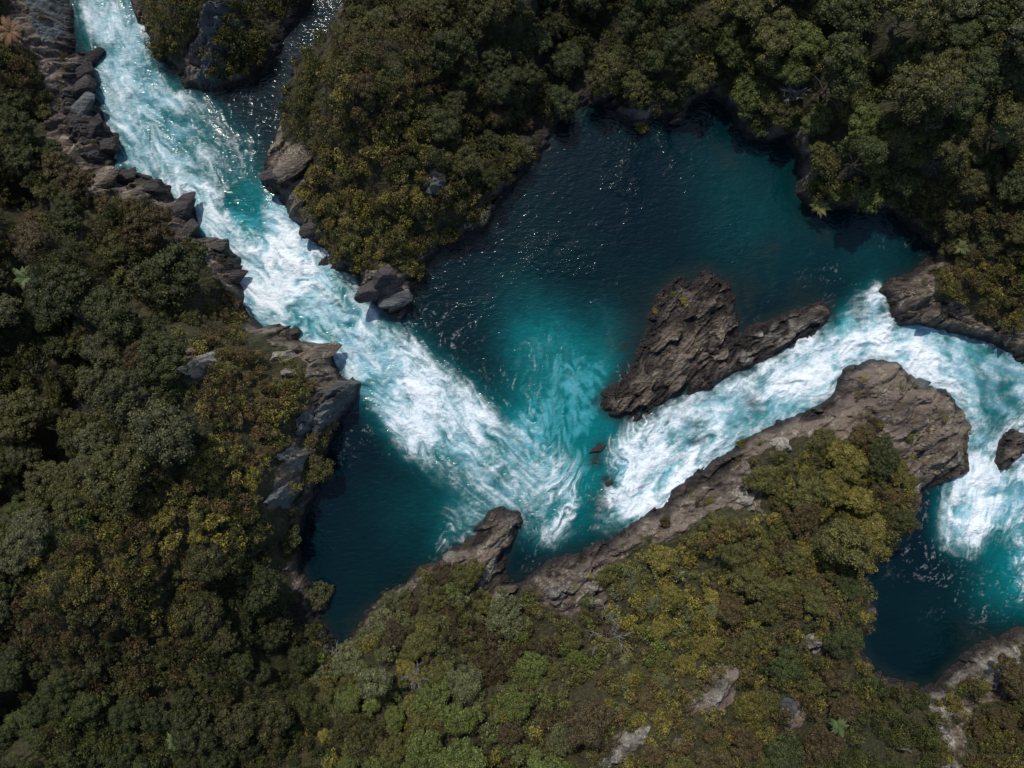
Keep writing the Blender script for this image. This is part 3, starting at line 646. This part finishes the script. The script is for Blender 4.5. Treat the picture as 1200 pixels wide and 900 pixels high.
l.new(mixc(n, l, noise(n, l, g.outputs['Position'], 5, 5), (.05, .04, .03), (.13, .11, .09)), b.inputs['Base Color']); b.inputs['Roughness'].default_value = .9; M_BARK = m
m, n, l, b = nmat('bleached_wood'); g, s = geo_z(n, l)
l.new(mixc(n, l, noise(n, l, g.outputs['Position'], 5, 5), (.11, .098, .09), (.22, .20, .185)), b.inputs['Base Color']); b.inputs['Roughness'].default_value = .9; M_DEAD = m

def leaves_from(P, Nrm, size, r, aspect=.55, jit=.8, droop=0):
    """quads at P facing roughly Nrm"""
    n_ = len(P); Nn = Nrm + r.normal(size=(n_, 3)) * jit; Nn[:, 2] += .25; Nn /= np.linalg.norm(Nn, axis=1)[:, None]
    T = np.cross(Nn, r.normal(size=(n_, 3))); T /= np.linalg.norm(T, axis=1)[:, None] + 1e-9; B = np.cross(Nn, T)
    sz = size * r.uniform(.6, 1.35, n_)[:, None]
    q = np.stack([P - T * sz, P - B * sz * aspect + Nn * sz * .12, P + T * sz, P + B * sz * aspect + Nn * sz * .12], 1)
    return q.reshape(-1, 3)
def ico(sub):
    import bmesh
    bm = bmesh.new(); bmesh.ops.create_icosphere(bm, subdivisions=sub, radius=1)
    V = np.array([v.co[:] for v in bm.verts]); F = np.array([[v.index for v in f.verts] for f in bm.faces]); bm.free(); return V, F
ICO = ico(2)
def crown_geo(seed, form='dome', nsub=34, per=130, leaf=.05):
    """unit crown: radius about 1, base at z=0"""
    r = np.random.default_rng(seed); Q = []; TT = []; CV = []; CF = []; off = 0
    asp = r.uniform(.8, 1, 2)
    H = {'dome': .85, 'lumpy': .95, 'tall': 1.5, 'loose': .9, 'tuft': .7}[form]
    ang = np.arange(nsub) * 2.39996 + r.uniform(0, 6)
    rad = np.sqrt((np.arange(nsub) + .5) / nsub) * .84
    nl = r.integers(3, 6); la = r.uniform(0, 6.28, nl); lr = r.uniform(.25, .6, nl); lh = r.uniform(.0, .32, nl)
    if form == 'tall': rad *= .85
    lob = 1 + .22 * np.sin(ang * 2 + r.uniform(0, 6)) + .16 * np.sin(ang * 3 + r.uniform(0, 6)) + .10 * np.sin(ang * 5 + r.uniform(0, 6))
    rad = rad * lob
    for k in range(nsub):
        sr = {'dome': .17, 'lumpy': .20, 'tall': .17, 'loose': .15, 'tuft': .15}[form] * r.uniform(.65, 1.45) * (1.25 if nsub < 50 else 1)
        cx = rad[k] * math.cos(ang[k]) * asp[0] + r.normal() * .06; cy = rad[k] * math.sin(ang[k]) * asp[1] + r.normal() * .06
        rr = min(1, math.hypot(cx, cy))
        cz = H * (.28 + .62 * math.sqrt(max(0, 1 - (rr / 1.05) ** 2)) ** (1 if form != 'tall' else .7)) + r.normal() * (.09 if form != 'lumpy' else .14)
        # lobes: each limb carries its own higher clump, the seams between them sink
        dl = np.hypot(cx - lr * np.cos(la), cy - lr * np.sin(la)); q_ = int(dl.argmin()); d2 = np.sort(dl)
        cz += lh[q_] * H - .22 * math.exp(-((d2[1] - d2[0]) / .14) ** 2)
        if r.random() < .10: cz -= .2
        c = np.array([cx, cy, cz])
        n_ = int(per * (sr / .25) ** 2)
        D = r.normal(size=(n_ * 2, 3)); D /= np.linalg.norm(D, axis=1)[:, None]
        D = D[(D[:, 2] > -.35)][:n_]
        bump = 1 + .22 * np.sin(D[:, 0] * 7 + k) * np.sin(D[:, 1] * 7 + 2 * k)
        Pp = c + D * (sr * bump * r.uniform(.78, 1.12, len(D)))[:, None] * np.array([1, 1, .85])
        Q.append(leaves_from(Pp, D, leaf, r, .5, .75 if form != 'loose' else 1.1))
        bt = r.uniform(.18, .68)
        TT.append(np.clip(bt + r.normal(size=len(D)) * .17 + .12 * D[:, 2] * 0, 0, .86) * 1.0)
        if r.random() < .5:
            TT[-1] = np.where(r.random(len(D)) < .02, .97, TT[-1])
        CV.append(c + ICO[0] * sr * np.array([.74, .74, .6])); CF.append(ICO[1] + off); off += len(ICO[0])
    Q = np.concatenate(Q); TT = np.concatenate(TT); return Q, TT, np.concatenate(CV), np.concatenate(CF)
def crown_mesh(seed, form, nsub, per, leaf):
    Q, TT, CV, CF = crown_geo(seed, form, nsub, per, leaf)
    nq = len(Q) // 4; V = np.concatenate([Q, CV]); me = bpy.data.meshes.new('crown')
    lv = np.concatenate([np.arange(nq * 4), (CF + nq * 4).ravel()]).astype(np.int32)
    ls = np.concatenate([np.arange(nq) * 4, nq * 4 + np.arange(len(CF)) * 3]).astype(np.int32)
    me.vertices.add(len(V)); me.vertices.foreach_set('co', V.astype(np.float32).ravel())
    me.loops.add(len(lv)); me.loops.foreach_set('vertex_index', lv)
    me.polygons.add(len(ls)); me.polygons.foreach_set('loop_start', ls); me.update(calc_edges=True)
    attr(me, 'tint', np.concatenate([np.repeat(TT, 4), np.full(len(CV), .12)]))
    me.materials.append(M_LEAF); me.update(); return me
def tube(pts, rads, k=6):
    P = [Vector(p) for p in pts]; V = []; F = []
    for i, p in enumerate(P):
        d = (P[min(i + 1, len(P) - 1)] - P[max(i - 1, 0)]).normalized(); a = d.orthogonal().normalized(); b_ = d.cross(a)
        for j in range(k):
            t = 2 * math.pi * j / k; V.append(p + (a * math.cos(t) + b_ * math.sin(t)) * rads[i])
    for i in range(len(P) - 1):
        for j in range(k): F.append((i * k + j, i * k + (j + 1) % k, (i + 1) * k + (j + 1) % k, (i + 1) * k + j))
    return V, F
def join_tubes(ts):
    V = []; F = []
    for v, f in ts:
        o = len(V); V += [tuple(q) for q in v]; F += [tuple(i + o for i in q) for q in f]
    return V, F
def trunk_mesh(seed, mat, limbs=6, thick=.05):
    r = random.Random(seed); ts = [tube([(0, 0, -.5), (r.uniform(-.04, .04), r.uniform(-.04, .04), .1), (.02, .03, .5)], [thick * 1.3, thick, thick * .6])]
    for i in range(limbs):
        a = 6.283 * i / limbs + r.uniform(-.4, .4); R = r.uniform(.45, .75)
        ts.append(tube([(0, 0, r.uniform(0, .15)), (R * .5 * math.cos(a), R * .5 * math.sin(a), .32), (R * math.cos(a + .2), R * math.sin(a + .2), .55)], [thick * .6, thick * .4, thick * .15], 5))
    V, F = join_tubes(ts); me = bpy.data.meshes.new('trunk'); me.from_pydata(V, [], F); me.materials.append(mat); return me
FORMS = {'dome': 'rounded', 'lumpy': 'lumpy', 'tall': 'upright', 'loose': 'feathery', 'tuft': 'tufted'}
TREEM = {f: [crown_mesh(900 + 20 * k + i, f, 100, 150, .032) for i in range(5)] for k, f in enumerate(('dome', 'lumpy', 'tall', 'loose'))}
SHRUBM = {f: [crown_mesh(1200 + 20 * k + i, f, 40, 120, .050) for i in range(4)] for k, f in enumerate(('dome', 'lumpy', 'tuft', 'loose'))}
TRUNKS = [trunk_mesh(40 + i, M_BARK) for i in range(3)]; STEMS = [trunk_mesh(60 + i, M_BARK, 5, .035) for i in range(2)]

PAL = {'dark green': (.044, .054, .014), 'deep green': (.050, .068, .018), 'olive': (.084, .082, .022), 'brown': (.085, .060, .024), 'golden green': (.150, .128, .026),
       'grey-green': (.100, .106, .046), 'bright green': (.080, .100, .022), 'rusty': (.098, .064, .026), 'yellow': (.19, .155, .030), 'dark brown': (.050, .036, .017)}
ZC = [ # px, py, mix of colours, mean crown radius m, brightness (leaf tone, with vignette and cloud shadow put into the colour)
 ((40,50), {'brown':3,'rusty':3,'olive':2,'dark green':1}, 1.7, .9), ((40,200), {'olive':3,'dark green':3,'brown':2}, 2.2, .8),
 ((60,380), {'dark green':3,'grey-green':2,'olive':2}, 3.0, .70), ((180,330), {'olive':4,'dark green':3,'brown':2}, 3.1, .78),
 ((130,470), {'grey-green':3,'olive':3,'dark green':3}, 3.0, .75), ((300,430), {'brown':4,'olive':3,'rusty':1,'golden green':1}, 1.6, 1.2),
 ((240,560), {'brown':3,'olive':4,'golden green':3,'rusty':1}, 1.6, 1.4), ((60,560), {'bright green':2,'grey-green':2,'olive':2,'dark green':2}, 2.4, .8),
 ((150,650), {'golden green':3,'brown':3,'olive':3,'rusty':1}, 1.7, 1.0), ((330,690), {'dark green':3,'deep green':2,'olive':2}, 2.7, .6),
 ((130,760), {'brown':4,'olive':3,'grey-green':1,'dark green':2}, 1.8, .64), ((120,870), {'bright green':3,'deep green':2,'olive':1}, 2.1, .62),
 ((300,850), {'dark green':3,'deep green':2,'olive':3,'bright green':1}, 2.2, .56), ((440,790), {'olive':3,'bright green':3,'golden green':2,'grey-green':1}, 2.2, 1.2),
 ((480,700), {'olive':3,'dark brown':3,'grey-green':2}, 2.2, 1.15), ((600,790), {'dark brown':4,'olive':2,'bright green':3,'grey-green':2}, 2.4, 1.2),
 ((560,870), {'bright green':3,'grey-green':3,'golden green':2,'dark brown':1}, 2.3, 1.2), ((680,730), {'dark brown':3,'olive':3,'bright green':2}, 2.1, 1.2),
 ((770,720), {'golden green':4,'bright green':2,'grey-green':3,'olive':2}, 1.9, 1.3), ((830,650), {'golden green':3,'olive':3,'brown':2}, 1.7, 1.2),
 ((980,600), {'brown':3,'olive':4,'golden green':3,'dark green':1}, 2.1, 1.15), ((900,680), {'brown':4,'olive':4,'golden green':2}, 2.3, 1.1),
 ((820,780), {'brown':4,'golden green':3,'olive':2}, 2.0, 1.12), ((950,800), {'olive':3,'deep green':2,'golden green':2,'brown':2}, 2.0, .85),
 ((1030,860), {'deep green':4,'olive':3,'bright green':2}, 1.5, .7), ((1170,860), {'olive':4,'brown':3,'golden green':2}, 1.9, .8),
 ((370,80), {'olive':3,'golden green':2,'dark green':2}, 1.35, .9), ((280,60), {'olive':2,'dark green':3,'golden green':1}, 1.2, .85),
 ((260,20), {'olive':3,'golden green':2,'dark green':3}, 1.7, .85), ((420,60), {'olive':4,'brown':3,'dark green':2}, 2.0, .9),
 ((450,170), {'olive':3,'golden green':3,'brown':3,'rusty':1}, 1.8, 1.2), ((420,270), {'golden green':3,'olive':4,'brown':2}, 1.7, 1.15),
 ((560,170), {'dark green':3,'olive':4,'brown':3}, 2.0, .8), ((620,60), {'dark green':4,'deep green':3,'olive':2}, 2.5, .7),
 ((760,60), {'dark green':3,'olive':4,'deep green':2}, 2.7, .75), ((920,80), {'olive':3,'golden green':1,'bright green':4,'dark green':2}, 3.0, 1.0),
 ((1000,190), {'olive':3,'bright green':4,'golden green':1,'deep green':2}, 2.8, 1.0), ((1120,80), {'grey-green':4,'deep green':3,'olive':3}, 2.9, 0.95),
 ((1150,220), {'olive':4,'brown':2,'deep green':2,'golden green':1}, 2.3, .8), ((1170,340), {'olive':4,'golden green':3,'brown':3}, 1.7, .95)]
ZP = np.array([z[0] for z in ZC], float)
def zone(px, py):
    d = np.hypot(ZP[:, 0] - px + rnd.gauss(0, 22), ZP[:, 1] - py + rnd.gauss(0, 22)); return ZC[int(d.argmin())]
ROCKARR = {k: np.array(v, float) for k, v in ROCKP.items()}
DARKGAP = [(65,470,36),(25,560,26),(30,250,34),(95,425,26),(560,140,18),(700,45,22),(1010,55,20),(880,152,20),(350,740,18),(15,330,18),(600,110,14),(330,790,16)]
WPX = np.array(WATER, float)
_a, _b = np.meshgrid(np.arange(-120, 1321, 4.0), np.arange(-120, 1021, 4.0)); WSD = psdf(WPX, _a, _b)
def wpd(px, py): return WSD[int(min(max((py + 120) / 4, 0), WSD.shape[0] - 1)), int(min(max((px + 120) / 4, 0), WSD.shape[1] - 1))]
RSD = np.maximum.reduce([psdf(np.array(ROCKP[k], float), _a, _b) for k in ('spire', 'p1', 'p2', 'm1', 'm2', 'p3', 'q1', 'q2')])
def rpd(px, py): return RSD[int(min(max((py + 120) / 4, 0), WSD.shape[0] - 1)), int(min(max((px + 120) / 4, 0), WSD.shape[1] - 1))]
def okspot(x, y, z, px, py, margin=0):
    if z < .4: return False
    if float(samp(BANK, np.array([x]), np.array([y]))[0]) < .25 + max(0, margin - 12) * .075: return False
    X1 = np.array([px]); Y1 = np.array([py])
    if wpd(px, py) > -max(0, margin - 9) * .9 - 3: return False
    rm = float(samp(ROCKM, np.array([x]), np.array([y]))[0])
    if rm > .45: return False
    if rpd(px, py) > -margin: return False
    if any(math.hypot(px - a, py - b_) < c_ + margin for a, b_, c_ in CRAGS): return False
    for cx, cy, cr in DARKGAP:
        if math.hypot(px - cx, py - cy) < cr and rnd.random() < .9: return False
    return True
EXT = (-50, 1250, -50, 950)
SIZEW = None
cells = {}
def near(x, y, r, pack):
    for i in range(int((x - 5) // 5), int((x + 5) // 5) + 1):
        for j in range(int((y - 5) // 5), int((y + 5) // 5) + 1):
            for (a, b_, c) in cells.get((i, j), ()):
                if math.hypot(a - x, b_ - y) < (c + r) * pack: return True
    return False
plants = []
def try_plants(target, lo, hi, pack, tree, tries):
    k = 0
    for _ in range(tries):
        if k >= target: break
        px, py = rnd.uniform(EXT[0], EXT[1]), rnd.uniform(EXT[2], EXT[3])
        zn = zone(px, py); r = zn[2] * .80 * rnd.choice((.8, .9, 1, 1.15)) * rnd.uniform(lo, hi)
        if tree and zn[2] < 1.85: continue
        if tree and rnd.random() > (zn[2] / 2.6): continue
        x, y, z = gz(px, py, r * (1.0 if tree else .5))
        if abs(x) > 66 or abs(y) > 52 or not okspot(x, y, z, px, py, 9 + r * 5): continue
        if near(x, y, r, pack): continue
        col = rnd.choices(list(zn[1]), list(zn[1].values()))[0]
        plants.append([tree, x, y, z, r, col, zn[3], px, py]); cells.setdefault((int(x // 5), int(y // 5)), []).append((x, y, r)); k += 1
    return k
n1 = try_plants(295, .75, 1.5, .60, True, 40000)
n2 = try_plants(300, .5, .9, .56, False, 40000)
print('placed trees', n1, 'shrubs', n2)
plants += [[True, *gz(368, 548, 1.5), 2.3, 'olive', .95, 368, 548], [True, *gz(372, 700, 1.5), 1.9, 'grey-green', .85, 372, 700],
           [False, *gz(1026, 497, .5), .95, 'dark brown', 1, 1026, 497], [False, *gz(1012, 505, .5), .8, 'olive', 1, 1012, 505], [False, *gz(1068, 515, .5), .6, 'olive', 1, 1068, 515],
           [False, *gz(802, 352, .3), .55, 'golden green', 1.1, 802, 352], [False, *gz(790, 345, .3), .4, 'olive', 1.1, 790, 345], [False, *gz(768, 364, .3), .45, 'golden green', 1.3, 768, 364],
           [False, *gz(752, 148, .5), .9, 'golden green', .9, 752, 148], [False, *gz(870, 520, .4), .8, 'olive', 1, 870, 520], [False, *gz(725, 665, .4), .8, 'olive', 1, 725, 665],
           [False, *gz(830, 590, .4), .7, 'golden green', .9, 830, 590], [False, *gz(780, 612, .4), .7, 'brown', .9, 780, 612]]

# places that a label can name
LM = [((20,25),'at the top left corner'),((40,110),'behind the grey-green slab'),((50,190),'above the left bank ravine'),((110,250),'below the left bank rocks'),((190,300),'beside the channel corner rocks'),
 ((30,300),'on the shaded left edge slope'),((120,340),'on the tall left bank forest'),((200,370),'above the pale rock spire'),((250,350),'by the big rapids start'),((280,400),'right of the pale spire'),((200,450),'left of the pale spire'),
 ((40,400),'above the dark ravine'),((110,450),'right of the dark ravine'),((40,520),'below the dark ravine'),((120,530),'midway up the headland back'),((270,460),'below the pale spire'),((340,440),'at the headland rapids edge'),
 ((200,520),'on the headland shoulder'),((290,530),'above the grey cliff nose'),((340,560),'on the headland cliff edge'),((30,620),'on the left edge below the ravine'),((110,610),'on the golden headland top'),((190,600),'on the broad headland crown'),
 ((270,610),'on the headland foot'),((340,650),'over the shadowed cliff water'),((40,710),'on the lower left edge'),((120,700),'on the lower headland ridge'),((210,690),'in the lower headland forest'),((300,720),'behind the narrow inlet forest'),
 ((370,720),'beside the narrow inlet tip'),((50,800),'in the dark lower left woods'),((150,790),'in the brown lower left woods'),((250,790),'in the lower woods under the headland'),((340,800),'below the narrow inlet'),((40,870),'at the bottom left corner'),
 ((150,870),'on the bright bottom left patch'),((260,870),'at the bottom edge under the woods'),((370,870),'at the bottom edge under the inlet'),((420,790),'right of the narrow inlet'),((450,730),'on the lower bank pool edge'),
 ((510,690),'behind the dark wet slab'),((470,800),'on the green lower bank slope'),((460,870),'at the bottom edge of the green slope'),((540,750),'below the ribbed spur'),((590,750),'under the gully of the spur'),((560,820),'among the dark brown domes'),
 ((560,880),'below the dark brown domes'),((640,780),'left of the bare dead tree'),((650,720),'under the small inlet'),((640,870),'below left of the dead tree'),((720,700),'below the bare rock slope'),((760,760),'right of the bare dead tree'),
 ((730,820),'just below the dead tree'),((780,680),'under the long rock slope'),((800,740),'in the golden scrub'),((850,640),'on the middle rock slope foot'),((860,720),'on the lower ridge side'),((850,770),'above the white lichened outcrop'),((800,860),'below the white lichened outcrop'),
 ((900,780),'between the two lower outcrops'),((890,870),'below the rounded grey boulder face'),((920,620),'on the slab headland neck'),((940,560),'on the slab headland back'),((1000,540),'beside the cracked stone slabs'),((1040,590),'over the lower pool bend'),
 ((980,640),'on the lower pool ridge'),((940,700),'inland of the lower pool'),((1000,710),'on the lower pool edge'),((980,770),'below left of the lower pool'),((970,850),'on the bottom green slope'),((1050,840),'under the lower pool'),
 ((1090,880),'beside the winding stone ridge'),((1160,860),'outside the winding stone ridge'),((1140,800),'between ridge and mossy shelf'),((1060,830),'below the lower pool tip'),
 ((200,20),'on the islet front'),((260,30),'on the top islet middle'),((310,40),'on the islet side channel edge'),((380,60),'across the side channel'),((350,130),'along the side channel'),((440,30),'at the top edge of the middle bank'),
 ((440,100),'on the upper middle bank'),((380,200),'behind the big round boulder'),((450,180),'on the golden middle bank'),((400,270),'above the bank tip boulders'),((460,280),'on the bank tip scrub'),((520,240),'around the middle bank crags'),
 ((540,170),'above the middle bank crags'),((510,100),'in the middle bank heart'),((520,30),'at the top edge above the middle bank'),((590,200),'on the dark pool left edge'),((590,120),'in the shaded pool woods'),((600,40),'at the top edge of the shaded woods'),
 ((660,100),'above the dark pool top'),((690,40),'in the top centre gap'),((760,100),'above the purplish rock shelf'),((770,40),'at the top edge past the gap'),((840,80),'over the pool top notch'),((840,30),'at the top edge above the notch'),
 ((900,120),'on the pool notch shoulder'),((920,50),'in the tall upper right woods'),((970,150),'on the bulging right woods'),((960,220),'on the overhanging pool corner'),((1010,200),'behind the overhanging corner'),((1000,90),'above the bulging woods'),
 ((1010,30),'at the top edge of the right woods'),((1070,60),'near the yellow tree fern'),((1070,140),'below the yellow tree fern'),((1080,220),'inland of the upper pool arm'),((1100,280),'at the upper pool arm end'),((1140,40),'in the pale corner woods'),
 ((1150,120),'on the right edge slope'),((1160,200),'on the right edge mid slope'),((1160,270),'on the right edge above the ledge'),((1170,340),'on the right shore ledge top'),((1110,330),'behind the right shore ledge')]
LP = np.array([q[0] for q in LM], float)
counts = {}
recs = []
fr = random.Random(99)
for p in plants:
    tree, x, y, z, r, col, br, px, py = p
    form = fr.choice(['dome', 'dome', 'lumpy', 'loose', 'tall'] if tree and r > 2.2 else (['dome', 'lumpy', 'loose'] if tree else ['dome', 'lumpy', 'tuft', 'loose']))
    hr = fr.uniform(.85, 1.2)
    qx, qy = topx(x, y, z + r * .6)
    k = int(np.hypot(LP[:, 0] - qx, LP[:, 1] - qy).argmin())
    size = ('large' if r > 3 else 'medium-sized' if r > 2.2 else 'modest') if tree else ('tiny' if r < 1 else 'small' if r < 1.4 else 'stocky')
    recs.append(dict(tree=tree, x=x, y=y, z=z, r=r, col=col, br=br, form=form, hr=hr, q=(qx, qy), k=k, size=size))
ORD = ['first', 'second', 'third', 'fourth', 'fifth', 'sixth', 'seventh', 'eighth', 'ninth', 'tenth']
bykey = {}
for q in recs: bykey.setdefault((q['tree'], q['size'], q['col'], q['form'], q['k']), []).append(q)
for key, L in bykey.items():
    tree, size, col, form, k = key
    base = '%s %s %s %s %s' % (size, FORMS[form], col, 'tree' if tree else 'shrub', LM[k][1])
    L.sort(key=lambda q: q['q'][0])
    if len(L) == 1: L[0]['label'] = base
    elif len(L) == 2:
        if abs(L[0]['q'][1] - L[1]['q'][1]) > abs(L[0]['q'][0] - L[1]['q'][0]):
            L.sort(key=lambda q: q['q'][1]); L[0]['label'] = base + ', upper of two'; L[1]['label'] = base + ', lower of two'
        else: L[0]['label'] = base + ', left of two'; L[1]['label'] = base + ', right of two'
    else:
        for i, q in enumerate(L): q['label'] = base + ', %s from left' % ORD[min(i, 9)]
for i, q in enumerate(recs):
    tree = q['tree']; e = bpy.data.objects.new('tree' if tree else 'shrub', None); link(e); e.empty_display_size = .5
    e.location = (q['x'], q['y'], q['z'] - .15); e.rotation_euler = (0, 0, fr.uniform(0, 6.28))
    r = q['r']
    # crowns near the river lean out over it a little
    lift = r * (.34 if tree else .10); ms = (TREEM if tree else SHRUBM)[q['form']]
    c = bpy.data.objects.new('crown', fr.choice(ms)); link(c, e); c.location = (0, 0, lift)
    c.scale = (r, r, r * q['hr']); c.rotation_euler = (fr.uniform(-.12, .12), fr.uniform(-.12, .12), 0)
    b0 = PAL[q['col']]; v = q['br'] * fr.uniform(.85, 1.2); c.color = (b0[0] * v, b0[1] * v, b0[2] * v, 1)
    t = bpy.data.objects.new('trunk' if tree else 'stem', fr.choice(TRUNKS if tree else STEMS)); link(t, e); t.location = (0, 0, lift * .9); t.scale = (r, r, r)
    tag(e, q['label'], 'tree' if tree else 'shrub', 'trees covering the gorge banks' if tree else 'shrubs covering the gorge banks')

# ------------------------------------------------------------------ undergrowth: the uncountable scrub between the crowns
protos = [crown_geo(1500 + i, f, 16, 28, .09) for i, f in enumerate(('dome', 'lumpy', 'loose', 'tuft', 'lumpy', 'dome'))]
VQ = []; VC = []; VT = []; cnt = 0
urng = random.Random(5)
for _ in range(90000):
    if cnt >= 7200: break
    px, py = urng.uniform(-90, 1290), urng.uniform(-90, 990)
    zn = zone(min(max(px, 0), 1200), min(max(py, 0), 900)); r = urng.uniform(.45, 1.05)
    x, y, z = gz(px, py, .3)
    if abs(x) > 68.5 or abs(y) > 54.5 or z < .35: continue
    bk = float(samp(BANK, np.array([x]), np.array([y]))[0]); rm = float(samp(ROCKM, np.array([x]), np.array([y]))[0])
    if bk < .35: continue
    if rm > .3 and urng.random() > .13: continue
    if float(samp(RAVINE, np.array([x]), np.array([y]))[0]) > 2 and urng.random() < .75: continue
    if wpd(px, py) > -2: continue
    if rm > .3: r *= .5
    inn = any(math.hypot(a - x, b_ - y) < c_ * .72 for i in range(int(x // 5) - 1, int(x // 5) + 2) for j in range(int(y // 5) - 1, int(y // 5) + 2) for (a, b_, c_) in cells.get((i, j), ()))
    if inn: continue
    if rpd(px, py) > 3 or any(math.hypot(px - a, py - b_) < c_ + 3 for a, b_, c_ in CRAGS): continue
    Q, TT, _, _ = protos[urng.randrange(6)]
    a = urng.uniform(0, 6.28); ca, sa = math.cos(a) * r, math.sin(a) * r
    P = np.stack([Q[:, 0] * ca - Q[:, 1] * sa + x, Q[:, 0] * sa + Q[:, 1] * ca + y, Q[:, 2] * r * urng.uniform(.9, 1.7) + z + urng.uniform(-.1, .9) * min(1, max(0, bk - .6))], 1)
    VQ.append(P.astype(np.float32)); VT.append(np.repeat(TT, 4))
    b0 = PAL[urng.choices(list(zn[1]), list(zn[1].values()))[0]]; v = zn[3] * urng.uniform(.8, 1.2)  # scrub colour takes the same painted zone shading as the crowns
    VC.append(np.tile(np.array([b0[0] * v, b0[1] * v, b0[2] * v, 1], np.float32), (len(P), 1))); cnt += 1
VQ = np.concatenate(VQ); me = mesh_np('undergrowth', VQ, np.arange(len(VQ)).reshape(-1, 4), False, [M_LEAF2])
attr(me, 'tint', np.concatenate(VT)); attr(me, 'leafcol', np.concatenate(VC), 'FLOAT_COLOR')
tag(link(bpy.data.objects.new('undergrowth', me)), 'dense low scrub and fern filling the gaps between tree crowns', 'undergrowth', kind='stuff')
print('undergrowth', cnt, len(VQ) // 4)

# ------------------------------------------------------------------ dead trees, tree ferns, fallen branches
def dead_tree(px, py, R, label, seed, up=.9, cat='dead tree'):
    r = random.Random(seed); x, y, z = gz(px, py, 1.5); e = bpy.data.objects.new('dead_tree', None); link(e); e.location = (x, y, z - .2)
    top = Vector((0, 0, 1.1))
    v, f = tube([(0, 0, -.3), (.08, .02, .5), tuple(top)], [.16, .14, .12], 7)
    me = bpy.data.meshes.new('trunk'); me.from_pydata([tuple(q) for q in v], [], f); me.materials.append(M_DEAD); link(bpy.data.objects.new('trunk', me), e)
    for k in range(11):
        a = 6.283 * k / 11 + r.uniform(-.25, .25); L = R * r.uniform(.65, 1.1); ts = []
        P = [top * r.uniform(.6, 1)]; d = Vector((math.cos(a), math.sin(a), up * r.uniform(.4, 1.2)))
        for s_ in range(5):
            d = (d + Vector((r.gauss(0, .2), r.gauss(0, .2), r.gauss(0, .1)))).normalized(); P.append(P[-1] + d * L / 5)
        ts.append(tube([tuple(q) for q in P], [.055, .045, .038, .03, .022, .012], 5))
        for s_ in range(1, 5):
            for _ in range(3):
                d2 = (d + Vector((r.gauss(0, .7), r.gauss(0, .7), r.gauss(0, .3)))).normalized(); q0 = P[s_]; q1 = q0 + d2 * L * .22; q2 = q1 + (d2 + Vector((r.gauss(0, .4), r.gauss(0, .4), .1))).normalized() * L * .18
                ts.append(tube([tuple(q0), tuple(q1), tuple(q2)], [.035, .025, .012], 4))
        V, F = join_tubes(ts); me = bpy.data.meshes.new('branch'); me.from_pydata(V, [], F); me.materials.append(M_DEAD); link(bpy.data.objects.new('branch', me), e)
    tag(e, label, cat); return e
dead_tree(716, 752, 2.9, 'bare grey dead tree with spreading branches on the lower bank', 3)
dead_tree(712, 718, 1.5, 'small pale bare bush just above the spreading dead tree', 4)
dead_tree(148, 325, 2.0, 'leafless pale branches among the tall left bank trees', 5)
dead_tree(384, 775, 2.0, 'tangle of dead brown branches at the tip of the narrow inlet', 6, .2)
dead_tree(930, 105, 1.8, 'bare whitish twiggy top in the upper right woods', 8)
dead_tree(488, 795, 1.7, 'thin grey leafless bush on the green lower slope', 9)

def frond_mesh(seed, L=1.0):
    r = random.Random(seed); V = []; F = []; T = []
    n_ = 16
    for i in range(n_):
        t0 = i / n_; c0 = Vector((t0 * L, 0, .28 * math.sin(t0 * 2.2) - .25 * t0 * t0)); wd = .17 * math.sin(math.pi * min(1, t0 * .9 + .12)) * L
        for s_ in (-1, 1):
            o = len(V); V += [tuple(c0), tuple(c0 + Vector((.055 * L, 0, 0))), tuple(c0 + Vector((.10 * L, s_ * wd, -.05))), tuple(c0 + Vector((.05 * L, s_ * wd, -.05)))]
            F.append((o, o + 1, o + 2, o + 3)); T += [r.uniform(.4, .85)] * 4
    me = bpy.data.meshes.new('frond'); me.from_pydata(V, [], F); attr(me, 'tint', T); me.materials.append(M_LEAF); return me
FR = frond_mesh(1)
v, f = tube([(0, 0, -.6), (.03, 0, .6), (0, .02, 1.6)], [.14, .11, .10], 8)
FT = bpy.data.meshes.new('fern_trunk'); FT.from_pydata([tuple(q) for q in v], [], f); FT.materials.append(M_BARK)
for px, py, L, col, lab in ((1068,95,1.5,(.16,.12,.028),'yellow-orange tree fern in the upper right woods'), (1130,290,1.2,(.055,.065,.02),'bright tree fern above the right shore ledge'), (27,325,1.8,(.05,.08,.03),'green tree fern on the shaded left edge slope'),
        (985,852,1.2,(.04,.065,.02),'green tree fern on the bottom green slope'), (962,243,1.2,(.07,.075,.022),'pale yellow-green fern hanging over the pool corner'), (8,35,1.6,(.10,.05,.025),'rust red fern at the top left corner'),
        (205,872,1.3,(.05,.08,.022),'bright green tree fern near the bottom left edge'), (1180,150,1.6,(.07,.10,.04),'grey-green tree fern on the right edge slope')):
    x, y, z = gz(px, py, 2.5); e = bpy.data.objects.new('tree_fern', None); link(e); e.location = (x, y, z + .4)
    t = bpy.data.objects.new('trunk', FT); link(t, e); t.scale = (1, 1, 1.1)
    for k in range(13):
        o = bpy.data.objects.new('frond', FR); link(o, e); o.location = (0, 0, 1.7); o.rotation_euler = (0, rnd.uniform(-.3, .35), k * 6.283 / 13 + rnd.uniform(-.12, .12)); s_ = L * rnd.uniform(.6, 1.15); o.scale = (s_, s_, s_); o.color = (*col, 1)
    tag(e, lab, 'tree fern')
